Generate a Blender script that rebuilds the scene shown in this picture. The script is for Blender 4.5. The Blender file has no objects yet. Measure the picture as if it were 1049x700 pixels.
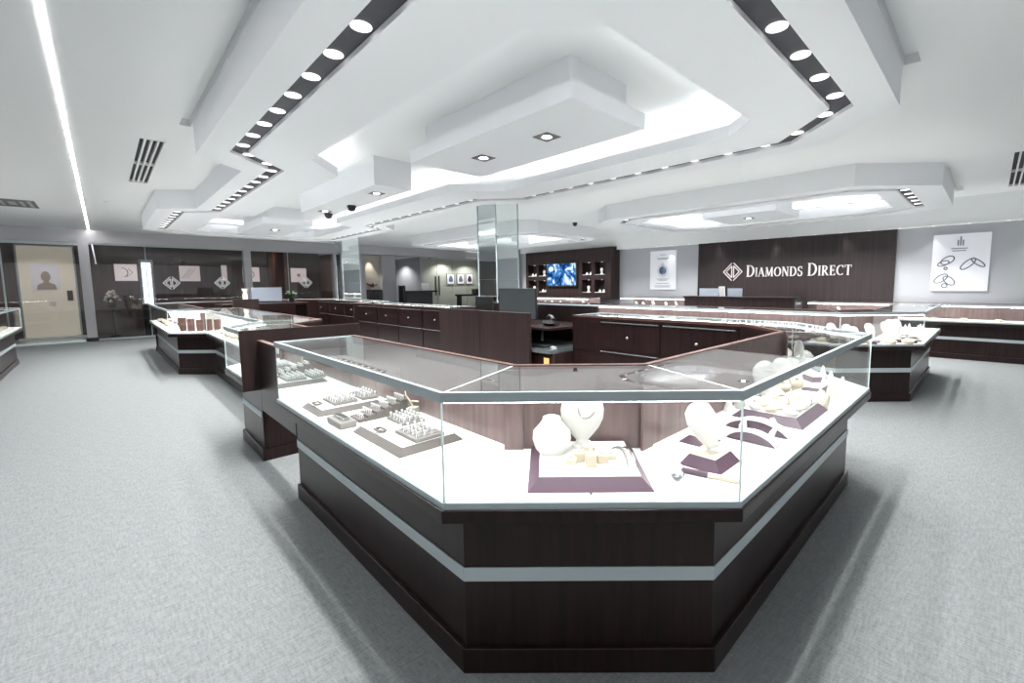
import bpy, bmesh, math, random
from mathutils import Vector, Matrix
from mathutils.geometry import tessellate_polygon
random.seed(7)
S = bpy.context.scene
COL = S.collection
PI = math.pi

# ------------------------------------------------------------------ materials
def mat(name, col, rough=.6, metal=0, spec=.5, emit=None, estr=0, noise=None, bump=None):
    m = bpy.data.materials.new(name); m.use_nodes = True
    nt = m.node_tree; b = nt.nodes['Principled BSDF']
    b.inputs['Base Color'].default_value = (*col, 1)
    b.inputs['Roughness'].default_value = rough
    b.inputs['Metallic'].default_value = metal
    b.inputs['Specular IOR Level'].default_value = spec
    if emit:
        b.inputs['Emission Color'].default_value = (*emit, 1)
        b.inputs['Emission Strength'].default_value = estr
    if noise:
        col2, scale, stretch, detail = noise
        tc = nt.nodes.new('ShaderNodeTexCoord'); mp = nt.nodes.new('ShaderNodeMapping')
        mp.inputs['Scale'].default_value = stretch
        n = nt.nodes.new('ShaderNodeTexNoise'); n.inputs['Scale'].default_value = scale; n.inputs['Detail'].default_value = detail
        r = nt.nodes.new('ShaderNodeValToRGB')
        r.color_ramp.elements[0].position = .33; r.color_ramp.elements[0].color = (*col, 1)
        r.color_ramp.elements[1].position = .67; r.color_ramp.elements[1].color = (*col2, 1)
        nt.links.new(tc.outputs['Object'], mp.inputs['Vector']); nt.links.new(mp.outputs[0], n.inputs['Vector'])
        nt.links.new(n.outputs['Fac'], r.inputs[0]); nt.links.new(r.outputs[0], b.inputs['Base Color'])
        if bump:
            bp = nt.nodes.new('ShaderNodeBump'); bp.inputs['Strength'].default_value = bump; bp.inputs['Distance'].default_value = .004
            nt.links.new(n.outputs['Fac'], bp.inputs['Height']); nt.links.new(bp.outputs[0], b.inputs['Normal'])
    return m

def glass_mat(name, tint, refl=1.0, ior=1.45):
    m = bpy.data.materials.new(name); m.use_nodes = True
    nt = m.node_tree; nt.nodes.clear()
    out = nt.nodes.new('ShaderNodeOutputMaterial'); mix = nt.nodes.new('ShaderNodeMixShader')
    tr = nt.nodes.new('ShaderNodeBsdfTransparent'); gl = nt.nodes.new('ShaderNodeBsdfGlossy')
    tr.inputs['Color'].default_value = (*tint, 1); gl.inputs['Roughness'].default_value = 0.0
    gl.inputs['Color'].default_value = (1, 1, 1, 1)
    lw = nt.nodes.new('ShaderNodeLayerWeight'); lw.inputs['Blend'].default_value = .5
    pw = nt.nodes.new('ShaderNodeMath'); pw.operation = 'POWER'; pw.inputs[1].default_value = 5
    mu = nt.nodes.new('ShaderNodeMath'); mu.operation = 'MULTIPLY_ADD'; mu.inputs[1].default_value = .96 * refl; mu.inputs[2].default_value = .04 * refl
    nt.links.new(lw.outputs['Facing'], pw.inputs[0]); nt.links.new(pw.outputs[0], mu.inputs[0]); nt.links.new(mu.outputs[0], mix.inputs[0])
    nt.links.new(tr.outputs[0], mix.inputs[1]); nt.links.new(gl.outputs[0], mix.inputs[2])
    nt.links.new(mix.outputs[0], out.inputs['Surface'])
    return m

def emis(name, col, s):
    m = bpy.data.materials.new(name); m.use_nodes = True
    nt = m.node_tree; nt.nodes.clear()
    out = nt.nodes.new('ShaderNodeOutputMaterial'); e = nt.nodes.new('ShaderNodeEmission')
    e.inputs['Color'].default_value = (*col, 1); e.inputs['Strength'].default_value = s
    nt.links.new(e.outputs[0], out.inputs['Surface'])
    return m

M = {}
def carpet():
    m = bpy.data.materials.new('carpet'); m.use_nodes = True; nt = m.node_tree; b = nt.nodes['Principled BSDF']
    b.inputs['Roughness'].default_value = .95; b.inputs['Specular IOR Level'].default_value = .15
    tc = nt.nodes.new('ShaderNodeTexCoord')
    def band(rot, sc):
        mp = nt.nodes.new('ShaderNodeMapping'); mp.inputs['Rotation'].default_value = (0, 0, rot); mp.inputs['Scale'].default_value = sc
        n = nt.nodes.new('ShaderNodeTexNoise'); n.inputs['Scale'].default_value = 11; n.inputs['Detail'].default_value = 6
        nt.links.new(tc.outputs['Object'], mp.inputs['Vector']); nt.links.new(mp.outputs[0], n.inputs['Vector']); return n
    a, c = band(PI / 4, (1.3, 9, 1)), band(PI / 4, (9, 1.6, 1))
    fine = nt.nodes.new('ShaderNodeTexNoise'); fine.inputs['Scale'].default_value = 130; fine.inputs['Detail'].default_value = 3
    nt.links.new(tc.outputs['Object'], fine.inputs['Vector'])
    ad = nt.nodes.new('ShaderNodeMath'); ad.operation = 'ADD'; nt.links.new(a.outputs['Fac'], ad.inputs[0]); nt.links.new(c.outputs['Fac'], ad.inputs[1])
    ad2 = nt.nodes.new('ShaderNodeMath'); ad2.operation = 'ADD'; nt.links.new(ad.outputs[0], ad2.inputs[0]); nt.links.new(fine.outputs['Fac'], ad2.inputs[1])
    dv = nt.nodes.new('ShaderNodeMath'); dv.operation = 'DIVIDE'; dv.inputs[1].default_value = 3; nt.links.new(ad2.outputs[0], dv.inputs[0])
    r = nt.nodes.new('ShaderNodeValToRGB'); r.color_ramp.elements[0].position = .33; r.color_ramp.elements[1].position = .62
    r.color_ramp.elements[0].color = (.150, .162, .168, 1); r.color_ramp.elements[1].color = (.285, .300, .306, 1)
    nt.links.new(dv.outputs[0], r.inputs[0]); nt.links.new(r.outputs[0], b.inputs['Base Color'])
    bp = nt.nodes.new('ShaderNodeBump'); bp.inputs['Strength'].default_value = .5; bp.inputs['Distance'].default_value = .006
    nt.links.new(dv.outputs[0], bp.inputs['Height']); nt.links.new(bp.outputs[0], b.inputs['Normal'])
    return m
M['carpet'] = carpet()
M['ceil'] = mat('ceiling_paint', (.86, .87, .87), .8, spec=.2)
M['cloud'] = mat('tray_paint', (.84, .85, .865), .8, spec=.2)
M['wood'] = mat('dark_wood', (.0105, .0055, .0055), .28, spec=.27, noise=((.022, .0105, .010), 5, (9, 9, .45), 5))
M['woodp'] = mat('dark_wood_panel', (.016, .009, .009), .38, spec=.35, noise=((.032, .018, .017), 3, (5, 5, .3), 5))
M['rim'] = mat('red_brown_wood', (.085, .04, .032), .35, noise=((.12, .06, .05), 8, (4, 4, 4), 4))
M['back'] = mat('case_back_wood', (.13, .085, .082), .32, noise=((.20, .135, .13), 4, (8, 8, .5), 3))
M['wallwood'] = mat('sign_wall_wood', (.022, .016, .017), .42, spec=.3, noise=((.036, .027, .028), 2.5, (4, 7, .22), 6))
M['band'] = mat('brushed_metal_band', (.46, .52, .54), .42, metal=.25)
M['frame'] = mat('satin_metal_frame', (.40, .46, .48), .38, metal=.35)
M['steel'] = mat('steel', (.62, .62, .62), .25, metal=.9)
M['edge'] = mat('polished_glass_edge', (.75, .86, .84), .2)
M['glass'] = glass_mat('showcase_glass', (.985, .995, .992), .45)
M['topglass'] = glass_mat('showcase_top_glass', (.975, .99, .985), .95)
M['smoked'] = glass_mat('partition_glass', (.84, .82, .82), .8)
M['mirror'] = mat('mirror', (.80, .86, .85), .02, metal=1)
M['white'] = mat('display_white', (.86, .86, .85), .7)
M['deck'] = mat('deck_white', (.84, .84, .83), .6)
M['cream'] = mat('cream_leatherette', (.62, .545, .43), .55)
M['pearl'] = mat('white_leatherette', (.80, .79, .765), .55)
M['taupe'] = mat('taupe_suede', (.115, .10, .092), .85)
M['taupe2'] = mat('grey_suede', (.19, .178, .168), .85)
M['burg'] = mat('burgundy_leatherette', (.075, .036, .062), .4)
M['silver'] = mat('silver_metal', (.78, .79, .80), .15, metal=1)
M['ringm'] = mat('bright_ring_metal', (.92, .93, .95), .38, metal=.5)
M['gem'] = mat('gem', (.75, .83, .92), .05, spec=1)
M['gold'] = mat('gold_metal', (.75, .55, .25), .2, metal=1)
M['crystal'] = mat('crystal_glass', (.9, .95, .97), .02, spec=1); M['crystal'].node_tree.nodes['Principled BSDF'].inputs['Transmission Weight'].default_value = .85
M['black'] = mat('black_plastic', (.015, .015, .017), .35)
M['screen'] = mat('dark_grey_screen', (.085, .10, .105), .35)
M['screenb'] = mat('blue_grey_screen', (.30, .34, .40), .35)
M['greywall'] = mat('grey_wall_paint', (.42, .43, .46), .8)
M['header'] = mat('header_grey_paint', (.50, .49, .51), .8)
M['beigewall'] = mat('beige_wall_paint', (.55, .52, .47), .8)
M['sage'] = mat('sage_cabinet_paint', (.42, .44, .38), .6)
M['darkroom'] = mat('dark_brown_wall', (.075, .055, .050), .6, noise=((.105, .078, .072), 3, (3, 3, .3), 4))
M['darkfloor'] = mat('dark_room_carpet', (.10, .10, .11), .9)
M['redbrown'] = mat('mahogany_panel', (.13, .055, .035), .4)
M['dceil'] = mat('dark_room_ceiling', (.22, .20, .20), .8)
M['slot'] = mat('slot_charcoal', (.045, .045, .055), .6)
M['ventdark'] = mat('vent_dark', (.02, .02, .02), .7)
M['led'] = emis('showcase_led', (1, .985, .965), 22)
M['cove'] = emis('cove_led', (.97, .985, 1), 18)
M['cove2'] = emis('cove_led_bright', (.97, .985, 1), 40)
M['disc'] = emis('lamp_disc', (1, .99, .97), 1.5)
M['spot'] = emis('spot_lamp', (1, .96, .9), 30)
M['strip'] = emis('ceiling_strip_led', (1, 1, 1), 30)
M['poster'] = mat('poster_paper', (.66, .67, .71), .6, emit=(.93, .94, 1), estr=.10)  # faint emission added to brighten the sheet; the paper is no lamp
M['pink'] = mat('poster_pinkish_paper', (.72, .66, .65), .7, emit=(.9, .82, .8), estr=.30)  # glow put into the paper so these posters read brighter behind glass
M['ink'] = mat('poster_grey_ink', (.16, .17, .21), .6)
M['inkb'] = mat('poster_blue_ink', (.12, .16, .25), .6)
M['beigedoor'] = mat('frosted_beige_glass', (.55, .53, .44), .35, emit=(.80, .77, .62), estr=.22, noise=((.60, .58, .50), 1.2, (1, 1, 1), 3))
M['letters'] = mat('letters_brushed_silver', (.75, .72, .72), .35, metal=.2)
M['etch'] = mat('frosted_etching', (.85, .83, .83), .7, emit=(1, .98, .98), estr=.12)
M['paper'] = mat('white_paper', (.85, .85, .86), .7)
M['leaf'] = mat('dark_leaf', (.03, .06, .025), .6)
M['petal'] = mat('white_petal', (.8, .78, .7), .6)
M['amber'] = emis('amber_sign', (1, .55, .2), .9)

# TV picture
def tv():
    m = bpy.data.materials.new('tv_picture'); m.use_nodes = True; nt = m.node_tree; nt.nodes.clear()
    out = nt.nodes.new('ShaderNodeOutputMaterial'); e = nt.nodes.new('ShaderNodeEmission'); e.inputs['Strength'].default_value = 1.0
    tc = nt.nodes.new('ShaderNodeTexCoord'); n = nt.nodes.new('ShaderNodeTexNoise'); n.inputs['Scale'].default_value = 3.2; n.inputs['Detail'].default_value = 2
    n.inputs['Distortion'].default_value = 1.5
    r = nt.nodes.new('ShaderNodeValToRGB'); el = r.color_ramp.elements
    el[0].position = .36; el[0].color = (.005, .02, .09, 1); el[1].position = .66; el[1].color = (.75, .88, 1, 1)
    k = el.new(.5); k.color = (.04, .18, .45, 1)
    nt.links.new(tc.outputs['Object'], n.inputs['Vector']); nt.links.new(n.outputs['Fac'], r.inputs[0])
    nt.links.new(r.outputs[0], e.inputs['Color']); nt.links.new(e.outputs[0], out.inputs['Surface'])
    return m
M['tv'] = tv()

# ------------------------------------------------------------------ geometry helpers
class MB:
    def __init__(s): s.v = []; s.f = []
    def add(s, vs, fs):
        o = len(s.v); s.v += [tuple(p) for p in vs]; s.f += [tuple(i + o for i in f) for f in fs]; return s
    def box(s, x0, x1, y0, y1, z0, z1):
        vs = [(x, y, z) for z in (z0, z1) for y in (y0, y1) for x in (x0, x1)]
        return s.add(vs, [(0, 1, 3, 2), (4, 6, 7, 5), (0, 4, 5, 1), (2, 3, 7, 6), (0, 2, 6, 4), (1, 5, 7, 3)])
    def obox(s, c, sx, sy, sz, rot=0, tilt=None):
        """box centred in plan on c (x, y, z of its base), turned by rot about z"""
        mt = Matrix.Translation(Vector(c)) @ Matrix.Rotation(rot, 4, 'Z')
        if tilt is not None: mt = mt @ tilt
        vs = [mt @ Vector((x, y, z)) for z in (0, sz) for y in (-sy / 2, sy / 2) for x in (-sx / 2, sx / 2)]
        return s.add(vs, [(0, 1, 3, 2), (4, 6, 7, 5), (0, 4, 5, 1), (2, 3, 7, 6), (0, 2, 6, 4), (1, 5, 7, 3)])
    def prism(s, poly, z0, z1):
        n = len(poly)
        vs = [(x, y, z0) for x, y in poly] + [(x, y, z1) for x, y in poly]
        return s.add(vs, [tuple(range(n))[::-1], tuple(range(n, 2 * n))] + [(i, (i + 1) % n, n + (i + 1) % n, n + i) for i in range(n)])
    def walls(s, poly, z0, z1):
        n = len(poly); vs = [(x, y, z0) for x, y in poly] + [(x, y, z1) for x, y in poly]
        return s.add(vs, [(i, (i + 1) % n, n + (i + 1) % n, n + i) for i in range(n)])
    def plate(s, polys, z0, z1=None):
        """horizontal sheet with holes; polys[0] is the outline"""
        tri = tessellate_polygon([[Vector((x, y, 0)) for x, y in p] for p in polys])
        fl = [p for q in polys for p in q]
        s.add([(x, y, z0) for x, y in fl], [tuple(t) for t in tri])
        if z1 is not None:
            s.add([(x, y, z1) for x, y in fl], [tuple(t) for t in tri])
            for q in polys: s.walls(q, z0, z1)
        return s
    def strip(s, A, B, z0, z1):
        n = len(A)
        vs = [(*a, z0) for a in A] + [(*a, z1) for a in A] + [(*b, z0) for b in B] + [(*b, z1) for b in B]
        fs = []
        for i in range(n - 1):
            fs += [(i, i + 1, n + i + 1, n + i), (2 * n + i, 3 * n + i, 3 * n + i + 1, 2 * n + i + 1),
                   (n + i, n + i + 1, 3 * n + i + 1, 3 * n + i), (i, 2 * n + i, 2 * n + i + 1, i + 1)]
        fs += [(0, n, 3 * n, 2 * n), (n - 1, 3 * n - 1, 4 * n - 1, 2 * n - 1)]
        return s.add(vs, fs)
    def tube(s, pts, r, seg=8, cap=True, closed=False):
        pts = [Vector(p) for p in pts]; n = len(pts); rr = r if isinstance(r, (list, tuple)) else [r] * n
        rings = []
        for i, p in enumerate(pts):
            a = pts[(i - 1) % n] if (i or closed) else p; b = pts[(i + 1) % n] if (i < n - 1 or closed) else p
            d = (b - a).normalized(); up = Vector((0, 0, 1)) if abs(d.z) < .9 else Vector((1, 0, 0))
            u = d.cross(up).normalized(); w = u.cross(d)
            rings.append([p + (u * math.cos(t) + w * math.sin(t)) * rr[i] for t in [2 * PI * k / seg for k in range(seg)]])
        vs = [v for q in rings for v in q]; fs = []
        for i in range(n if closed else n - 1):
            j = (i + 1) % n
            for k in range(seg): fs.append((i * seg + k, i * seg + (k + 1) % seg, j * seg + (k + 1) % seg, j * seg + k))
        if cap and not closed: fs += [tuple(range(seg))[::-1], tuple(range((n - 1) * seg, n * seg))]
        return s.add(vs, fs)
    def loft(s, secs, c=(0, 0, 0), rot=0, tilt=None, seg=20, pw=1.0):
        """secs: (z, half width, half depth, shift in depth)"""
        mt = Matrix.Translation(Vector(c)) @ Matrix.Rotation(rot, 4, 'Z')
        if tilt is not None: mt = mt @ tilt
        vs = []
        for z, w, d, sh in secs:
            for k in range(seg):
                t = 2 * PI * k / seg; cx, cy = math.cos(t), math.sin(t)
                cx = math.copysign(abs(cx) ** pw, cx); cy = math.copysign(abs(cy) ** pw, cy)
                vs.append(mt @ Vector((w * cx, d * cy + sh, z)))
        n = len(secs); fs = [(i * seg + k, i * seg + (k + 1) % seg, (i + 1) * seg + (k + 1) % seg, (i + 1) * seg + k) for i in range(n - 1) for k in range(seg)]
        fs += [tuple(range(seg))[::-1], tuple(range((n - 1) * seg, n * seg))]
        return s.add(vs, fs)
    def cyl(s, c, r, h, seg=20, r2=None):
        return s.loft([(0, r, r, 0), (h, r if r2 is None else r2, r if r2 is None else r2, 0)], c, seg=seg)
    def build(s, name, m, parent=None, smooth=False, bevel=0):
        me = bpy.data.meshes.new(name); me.from_pydata(s.v, [], s.f)
        bm = bmesh.new(); bm.from_mesh(me)
        bmesh.ops.remove_doubles(bm, verts=bm.verts, dist=1e-5)
        bmesh.ops.recalc_face_normals(bm, faces=bm.faces); bm.to_mesh(me); bm.free()
        me.materials.append(m)
        if smooth:
            for p in me.polygons: p.use_smooth = True
            me.set_sharp_from_angle(angle=math.radians(42))
        o = bpy.data.objects.new(name, me); COL.objects.link(o)
        if parent is not None:
            o.parent = parent
            o.matrix_parent_inverse = Matrix.Translation(-Vector(parent.location)) if parent.type == 'EMPTY' else Matrix.Identity(4)
        if bevel:
            b = o.modifiers.new('bevel', 'BEVEL'); b.width = bevel; b.segments = 2; b.limit_method = 'ANGLE'
        return o

def tag(o, label=None, cat=None, group=None, kind=None):
    if label: o['label'] = label
    if cat: o['category'] = cat
    if group: o['group'] = group
    if kind: o['kind'] = kind
    return o
def thing(name, label, cat, loc=(0, 0, 0), group=None):
    o = bpy.data.objects.new(name, None); COL.objects.link(o); o.location = loc; o.empty_display_size = .1
    return tag(o, label, cat, group)
def struct(name, mb, m, parent=None, label=None):
    o = mb.build(name, m, parent)
    if parent is None: o['kind'] = 'structure'
    if label: o['label'] = label
    return o
def part(o, label):
    o['label'] = label; return o
def copy_tree(o, parent=None):
    c = o.copy(); COL.objects.link(c)
    if parent is not None: c.parent = parent
    for ch in list(o.children): copy_tree(ch, c)
    return c

def off(pts, d, closed=False):
    """offset a plan polyline to its left by d, mitred"""
    n = len(pts); out = []
    def nrm(a, b):
        dx, dy = b[0] - a[0], b[1] - a[1]; l = math.hypot(dx, dy); return (-dy / l, dx / l)
    for i in range(n):
        if closed or 0 < i < n - 1:
            a = nrm(pts[(i - 1) % n], pts[i]); b = nrm(pts[i], pts[(i + 1) % n])
            k = 1 + a[0] * b[0] + a[1] * b[1]
            out.append((pts[i][0] + d * (a[0] + b[0]) / k, pts[i][1] + d * (a[1] + b[1]) / k))
        else:
            a = nrm(pts[0], pts[1]) if i == 0 else nrm(pts[n - 2], pts[n - 1])
            out.append((pts[i][0] + d * a[0], pts[i][1] + d * a[1]))
    return out

# ------------------------------------------------------------------ room shell
CE = 3.05      # ceiling
TB = 2.75      # underside of the trays
struct('floor', MB().box(-7, 16, -7, 17.3, -.1, 0), M['carpet'])
# ceiling with shallow pockets beside the trays
vent_l = [(.40, 6.5), (.62, 6.5), (.62, 9.25), (.40, 9.25)]
vent_r = [(8.2, -.36), (11.1, -.36), (11.1, -.10), (8.2, -.10)]
pocket_l = [(.66, 1.3), (.745, 1.3), (.745, 5.74), (.66, 5.74)]
pocket_r = [(1.4, .46), (4.35, .46), (4.35, .555), (1.4, .555)]
pocket_t = [(8.6, .44), (10.9, .44), (10.9, .545), (8.6, .545)]
room = [(-7, -7), (16, -7), (16, 17.5), (-7, 17.5)]
holes = [vent_l, vent_r, pocket_l, pocket_r, pocket_t]
cb = MB().plate([room] + holes, CE); cb.plate([room], CE + .2)
for h in holes: cb.walls(h, CE, CE + .07)
for h in (pocket_l, pocket_r, pocket_t, vent_l, vent_r): cb.plate([h], CE + .07)
struct('ceiling', cb, M['ceil'])

# left wall: header, pillars and glazed bays at y = 17.5
w = MB()
w.box(-7, 12.2, 17.5, 17.75, 2.70, CE)
w.box(-.37, -.17, 17.48, 17.75, 0, 2.70)
w.box(3.40, 3.60, 17.48, 17.75, 0, 2.70)
w.box(6.24, 6.42, 17.48, 17.75, 0, 2.70)
wl = struct('wall_left', w, M['header'])
struct('baseboard_left', MB().box(-.40, -.15, 17.45, 17.49, 0, .10).box(3.38, 3.62, 17.45, 17.49, 0, .10), M['black'])

def emblem(mb, x, y, z, r, axis='y', t=.012, th1=.075):
    """two nested diamond halves with a slot between; drawn in the wall plane"""
    def P(u, v, dpt):
        return (x + u, y + dpt, z + v) if axis == 'y' else (x + dpt, y - u, z + v)
    def bar(a, b, th):
        (u0, v0), (u1, v1) = a, b; l = math.hypot(u1 - u0, v1 - v0); nx, ny = -(v1 - v0) / l * th / 2, (u1 - u0) / l * th / 2
        q = [(u0 + nx, v0 + ny), (u1 + nx, v1 + ny), (u1 - nx, v1 - ny), (u0 - nx, v0 - ny)]
        mb.add([P(*p, 0) for p in q] + [P(*p, -t) for p in q], [(0, 1, 2, 3), (7, 6, 5, 4)] + [(i, (i + 1) % 4, 4 + (i + 1) % 4, 4 + i) for i in range(4)])
    for sgn in (-1, 1):
        for rr, th in ((r, r * th1), (r * .70, r * th1)):
            g = sgn * r * .10
            bar((g, rr - r * .07), (sgn * rr, 0), th); bar((sgn * rr, 0), (g, -rr + r * .07), th)
            if rr < r: bar((g, rr - r * .07), (g, -rr + r * .07), th)
    return mb

bays = [(-.17, 3.40, (1.52, 2.78)), (3.60, 6.24, (5.27,))]
for k, (x0, x1, em) in enumerate(bays):
    f = MB(); nx = 3 if k == 0 else 2
    f.box(x0, x1, 17.55, 17.60, 0, .05); f.box(x0, x1, 17.55, 17.60, 2.66, 2.70)
    for i in range(1, nx):
        xx = x0 + (x1 - x0) * i / nx; xx = (.98, 9)[i - 1] if k == 0 else 4.72
        if xx < 6: f.box(xx - .008, xx + .008, 17.56, 17.59, .05, 2.66)
    wn = struct('window_%d' % (k + 1), f, M['band'])
    wn['label'] = 'steel frame around the smoked glass bay'
    MB().box(x0, x1, 17.57, 17.578, .05, 2.66).build('window_pane', M['smoked'], wn)
    for ex in em: part(emblem(MB(), ex, 17.565, 1.60, .20, 'y', .012, .10).build('etched_emblem', M['etch'], wn), 'frosted diamond emblem etched on the pane')
# the entrance side at the far left, with a step and the dark rooms behind
struct('trim_1', MB().box(-7, -.37, 17.3, 19.6, -.02, .004), mat('pale_threshold', (.50, .58, .60), .2))
struct('trim_6', MB().box(-7, -.37, 17.46, 17.74, 0, .05).box(-1.75, -.37, 19.2, 19.5, 0, .05), M['edge'])
tp = struct('window_3', MB().box(-7, -.37, 17.55, 17.59, 2.62, 2.70).box(-1.75, -1.72, 17.55, 17.59, 0, 2.62), M['band'])
MB().box(-7, -.37, 17.57, 17.575, .0, 2.62).build('window_pane', M['smoked'], tp)
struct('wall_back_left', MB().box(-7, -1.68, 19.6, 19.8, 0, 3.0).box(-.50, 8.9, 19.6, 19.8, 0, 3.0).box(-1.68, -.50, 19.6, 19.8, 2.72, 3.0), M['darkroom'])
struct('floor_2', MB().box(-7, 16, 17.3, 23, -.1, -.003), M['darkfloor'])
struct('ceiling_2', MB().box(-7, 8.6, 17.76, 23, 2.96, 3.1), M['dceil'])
struct('wall_partition', MB().box(6.45, 6.55, 17.6, 19.6, 0, 2.96).box(4.55, 4.65, 18.6, 19.6, 0, 2.96), M['redbrown'])
struct('trim_2', MB().box(4.7, 5.45, 19.56, 19.6, 0, 2.96), M['redbrown'])
d = struct('door_1', MB().box(-1.64, -.54, 19.60, 19.66, .02, 2.70), M['beigedoor'])
d['label'] = 'beige frosted glass door at the far left'
MB().box(-1.68, -1.64, 19.55, 19.68, 0, 2.74).box(-.54, -.50, 19.55, 19.68, 0, 2.74).box(-1.64, -.54, 19.55, 19.68, 2.70, 2.74).build('door_frame', M['band'], d)
MB().box(-.70, -.66, 19.52, 19.58, 1.15, 1.35).box(-.74, -.62, 19.57, 19.60, 1.10, 1.40).build('door_handle', M['black'], d)
MB().box(-1.12, -.98, 19.575, 19.60, .95, 1.08).build('notice', M['paper'], d)

# pictures behind the glass
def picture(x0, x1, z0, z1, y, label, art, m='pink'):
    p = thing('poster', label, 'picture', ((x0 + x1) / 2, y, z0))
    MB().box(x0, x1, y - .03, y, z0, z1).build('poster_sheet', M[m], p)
    if art:
        a = MB(); art(a, (x0 + x1) / 2, (z0 + z1) / 2, x1 - x0, y - .034); a.build('printed_drawing', M['ink'], p)
def art_arc(a, cx, cz, w, y):
    a.tube([(cx - w * .2 + w * .28 * math.cos(t), y, cz + w * .28 * math.sin(t)) for t in [-1.2 + i * .24 for i in range(12)]], .012, 5)
    a.tube([(cx + w * .02, y, cz - w * .25), (cx + w * .3, y, cz), (cx + w * .1, y, cz + w * .25)], .010, 5)
def art_diag(a, cx, cz, w, y):
    for k in (-.12, .0, .14): a.tube([(cx - w * .3 + k * w, y, cz - w * .3), (cx + w * .15 + k * w, y, cz + w * .3)], .006, 5)
def art_ring(a, cx, cz, w, y):
    a.tube([(cx - w * .1 + w * .27 * math.cos(t), y, cz + w * .27 * math.sin(t)) for t in [-PI * .8 + i * .3 for i in range(14)]], .014, 5)
def art_rosette(a, cx, cz, w, y):
    a.tube([(cx + w * .07 * math.cos(t), y, cz + w * .07 * math.sin(t)) for t in [i * .52 for i in range(12)]], .022, 5, closed=True)
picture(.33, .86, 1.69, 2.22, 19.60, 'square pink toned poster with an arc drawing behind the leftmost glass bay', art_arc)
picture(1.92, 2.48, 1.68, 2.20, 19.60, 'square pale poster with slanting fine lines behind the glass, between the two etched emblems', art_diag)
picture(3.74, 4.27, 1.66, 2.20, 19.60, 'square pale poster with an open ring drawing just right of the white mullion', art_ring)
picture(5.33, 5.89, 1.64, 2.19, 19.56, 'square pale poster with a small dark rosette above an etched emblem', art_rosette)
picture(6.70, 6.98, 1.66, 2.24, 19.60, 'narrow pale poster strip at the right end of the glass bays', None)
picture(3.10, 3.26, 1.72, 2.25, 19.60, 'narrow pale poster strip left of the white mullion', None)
# poster of a person on the beige door
p = thing('poster', 'pale blue poster of a person in profile hung on the beige glass door', 'picture', (-1.15, 19.57, 1.45))
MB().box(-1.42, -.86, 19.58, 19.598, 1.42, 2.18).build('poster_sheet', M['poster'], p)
MB().loft([(0, .20, .004, 0), (.14, .17, .004, 0), (.20, .06, .004, 0), (.25, .05, .004, 0), (.30, .09, .004, 0), (.40, .10, .004, 0), (.50, .06, .004, 0), (.53, .02, .004, 0)], (-1.13, 19.574, 1.44)).build('printed_figure', mat('poster_skin_tone', (.42, .36, .28), .7), p)
# flower bowl and lit glass tower inside the dark room
p = thing('flower_vase', 'white and yellow flower arrangement on a black stand behind the left glass bay', 'vase', (.20, 18.8, 0))
MB().loft([(0, .14, .14, 0), (.04, .13, .13, 0), (.06, .03, .03, 0), (.82, .03, .03, 0), (.86, .30, .30, 0), (.88, .30, .30, 0)], (.20, 18.8, 0)).build('stand', M['black'], p, True)
MB().loft([(0, .05, .05, 0), (.08, .11, .11, 0), (.15, .08, .08, 0)], (.20, 18.8, .88)).build('bowl', M['black'], p, True)
fl = MB()
for i in range(16):
    a = i * 2.4; r = .04 + .010 * i
    fl.loft([(0, .012, .012, 0), (.03, .05, .045, 0), (.07, .035, .04, 0), (.09, .01, .01, 0)], (.20 + r * math.cos(a), 18.8 + r * math.sin(a), 1.0 + .02 * (16 - i)), seg=7)
fl.build('blossoms', M['petal'], p, True)
lf = MB()
for i in range(9):
    a = i * .7; lf.tube([(.20, 18.8, 1.0), (.20 + .15 * math.cos(a), 18.8 + .15 * math.sin(a), 1.15), (.20 + .32 * math.cos(a), 18.8 + .3 * math.sin(a), 1.12 + .05 * (i % 3))], [.012, .03, .004], 5)
lf.build('leaves', M['leaf'], p)
p = thing('display_tower', 'tall lit glass display tower standing behind the left glass bay', 'display case', (1.02, 18.5, 0))
MB().box(.86, 1.18, 18.34, 18.66, 0, .95).build('base_cabinet', M['black'], p)
MB().box(.86, .90, 18.34, 18.66, .95, 2.25).box(1.15, 1.18, 18.34, 18.38, .95, 2.25).box(.86, 1.18, 18.34, 18.66, 2.25, 2.32).build('tower_frame', M['band'], p)
MB().box(.92, 1.14, 18.60, 18.62, .98, 2.24).build('light_panel', emis('tower_light', (.75, .88, 1), 2.2), p)
MB().box(.90, 1.16, 18.36, 18.366, .95, 2.25).build('glass_front', M['glass'], p)
for k in range(4): MB().box(.91, 1.15, 18.38, 18.60, 1.2 + k * .26, 1.212 + k * .26).build('shelf', M['edge'], p)

# lobby beyond the glass bays
struct('wall_far_left', MB().box(6.42, 7.45, 18.0, 18.2, 0, 2.95).box(7.30, 7.52, 17.7, 18.0, 0, 2.75).box(8.35, 8.95, 18.0, 18.2, 0, 2.95).box(6.42, 7.30, 17.5, 17.7, 0, 2.7), M['header'])
struct('wall_far_niche', MB().box(7.45, 8.35, 18.25, 18.35, 0, 2.75), M['beigewall'])
struct('wall_far_middle', MB().box(8.95, 12.2, 20.6, 20.8, 0, 3.0).box(10.10, 10.22, 18.0, 20.6, 0, 2.75), M['greywall'])
struct('trim_3', MB().box(6.42, 10.6, 17.3, 17.6, 2.70, CE).box(10.6, 16, 17.9, 18.1, 2.66, CE), M['header'])
struct('ceiling_3', MB().box(6.42, 16, 17.6, 21, 2.72, 2.80), M['ceil'])
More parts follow.
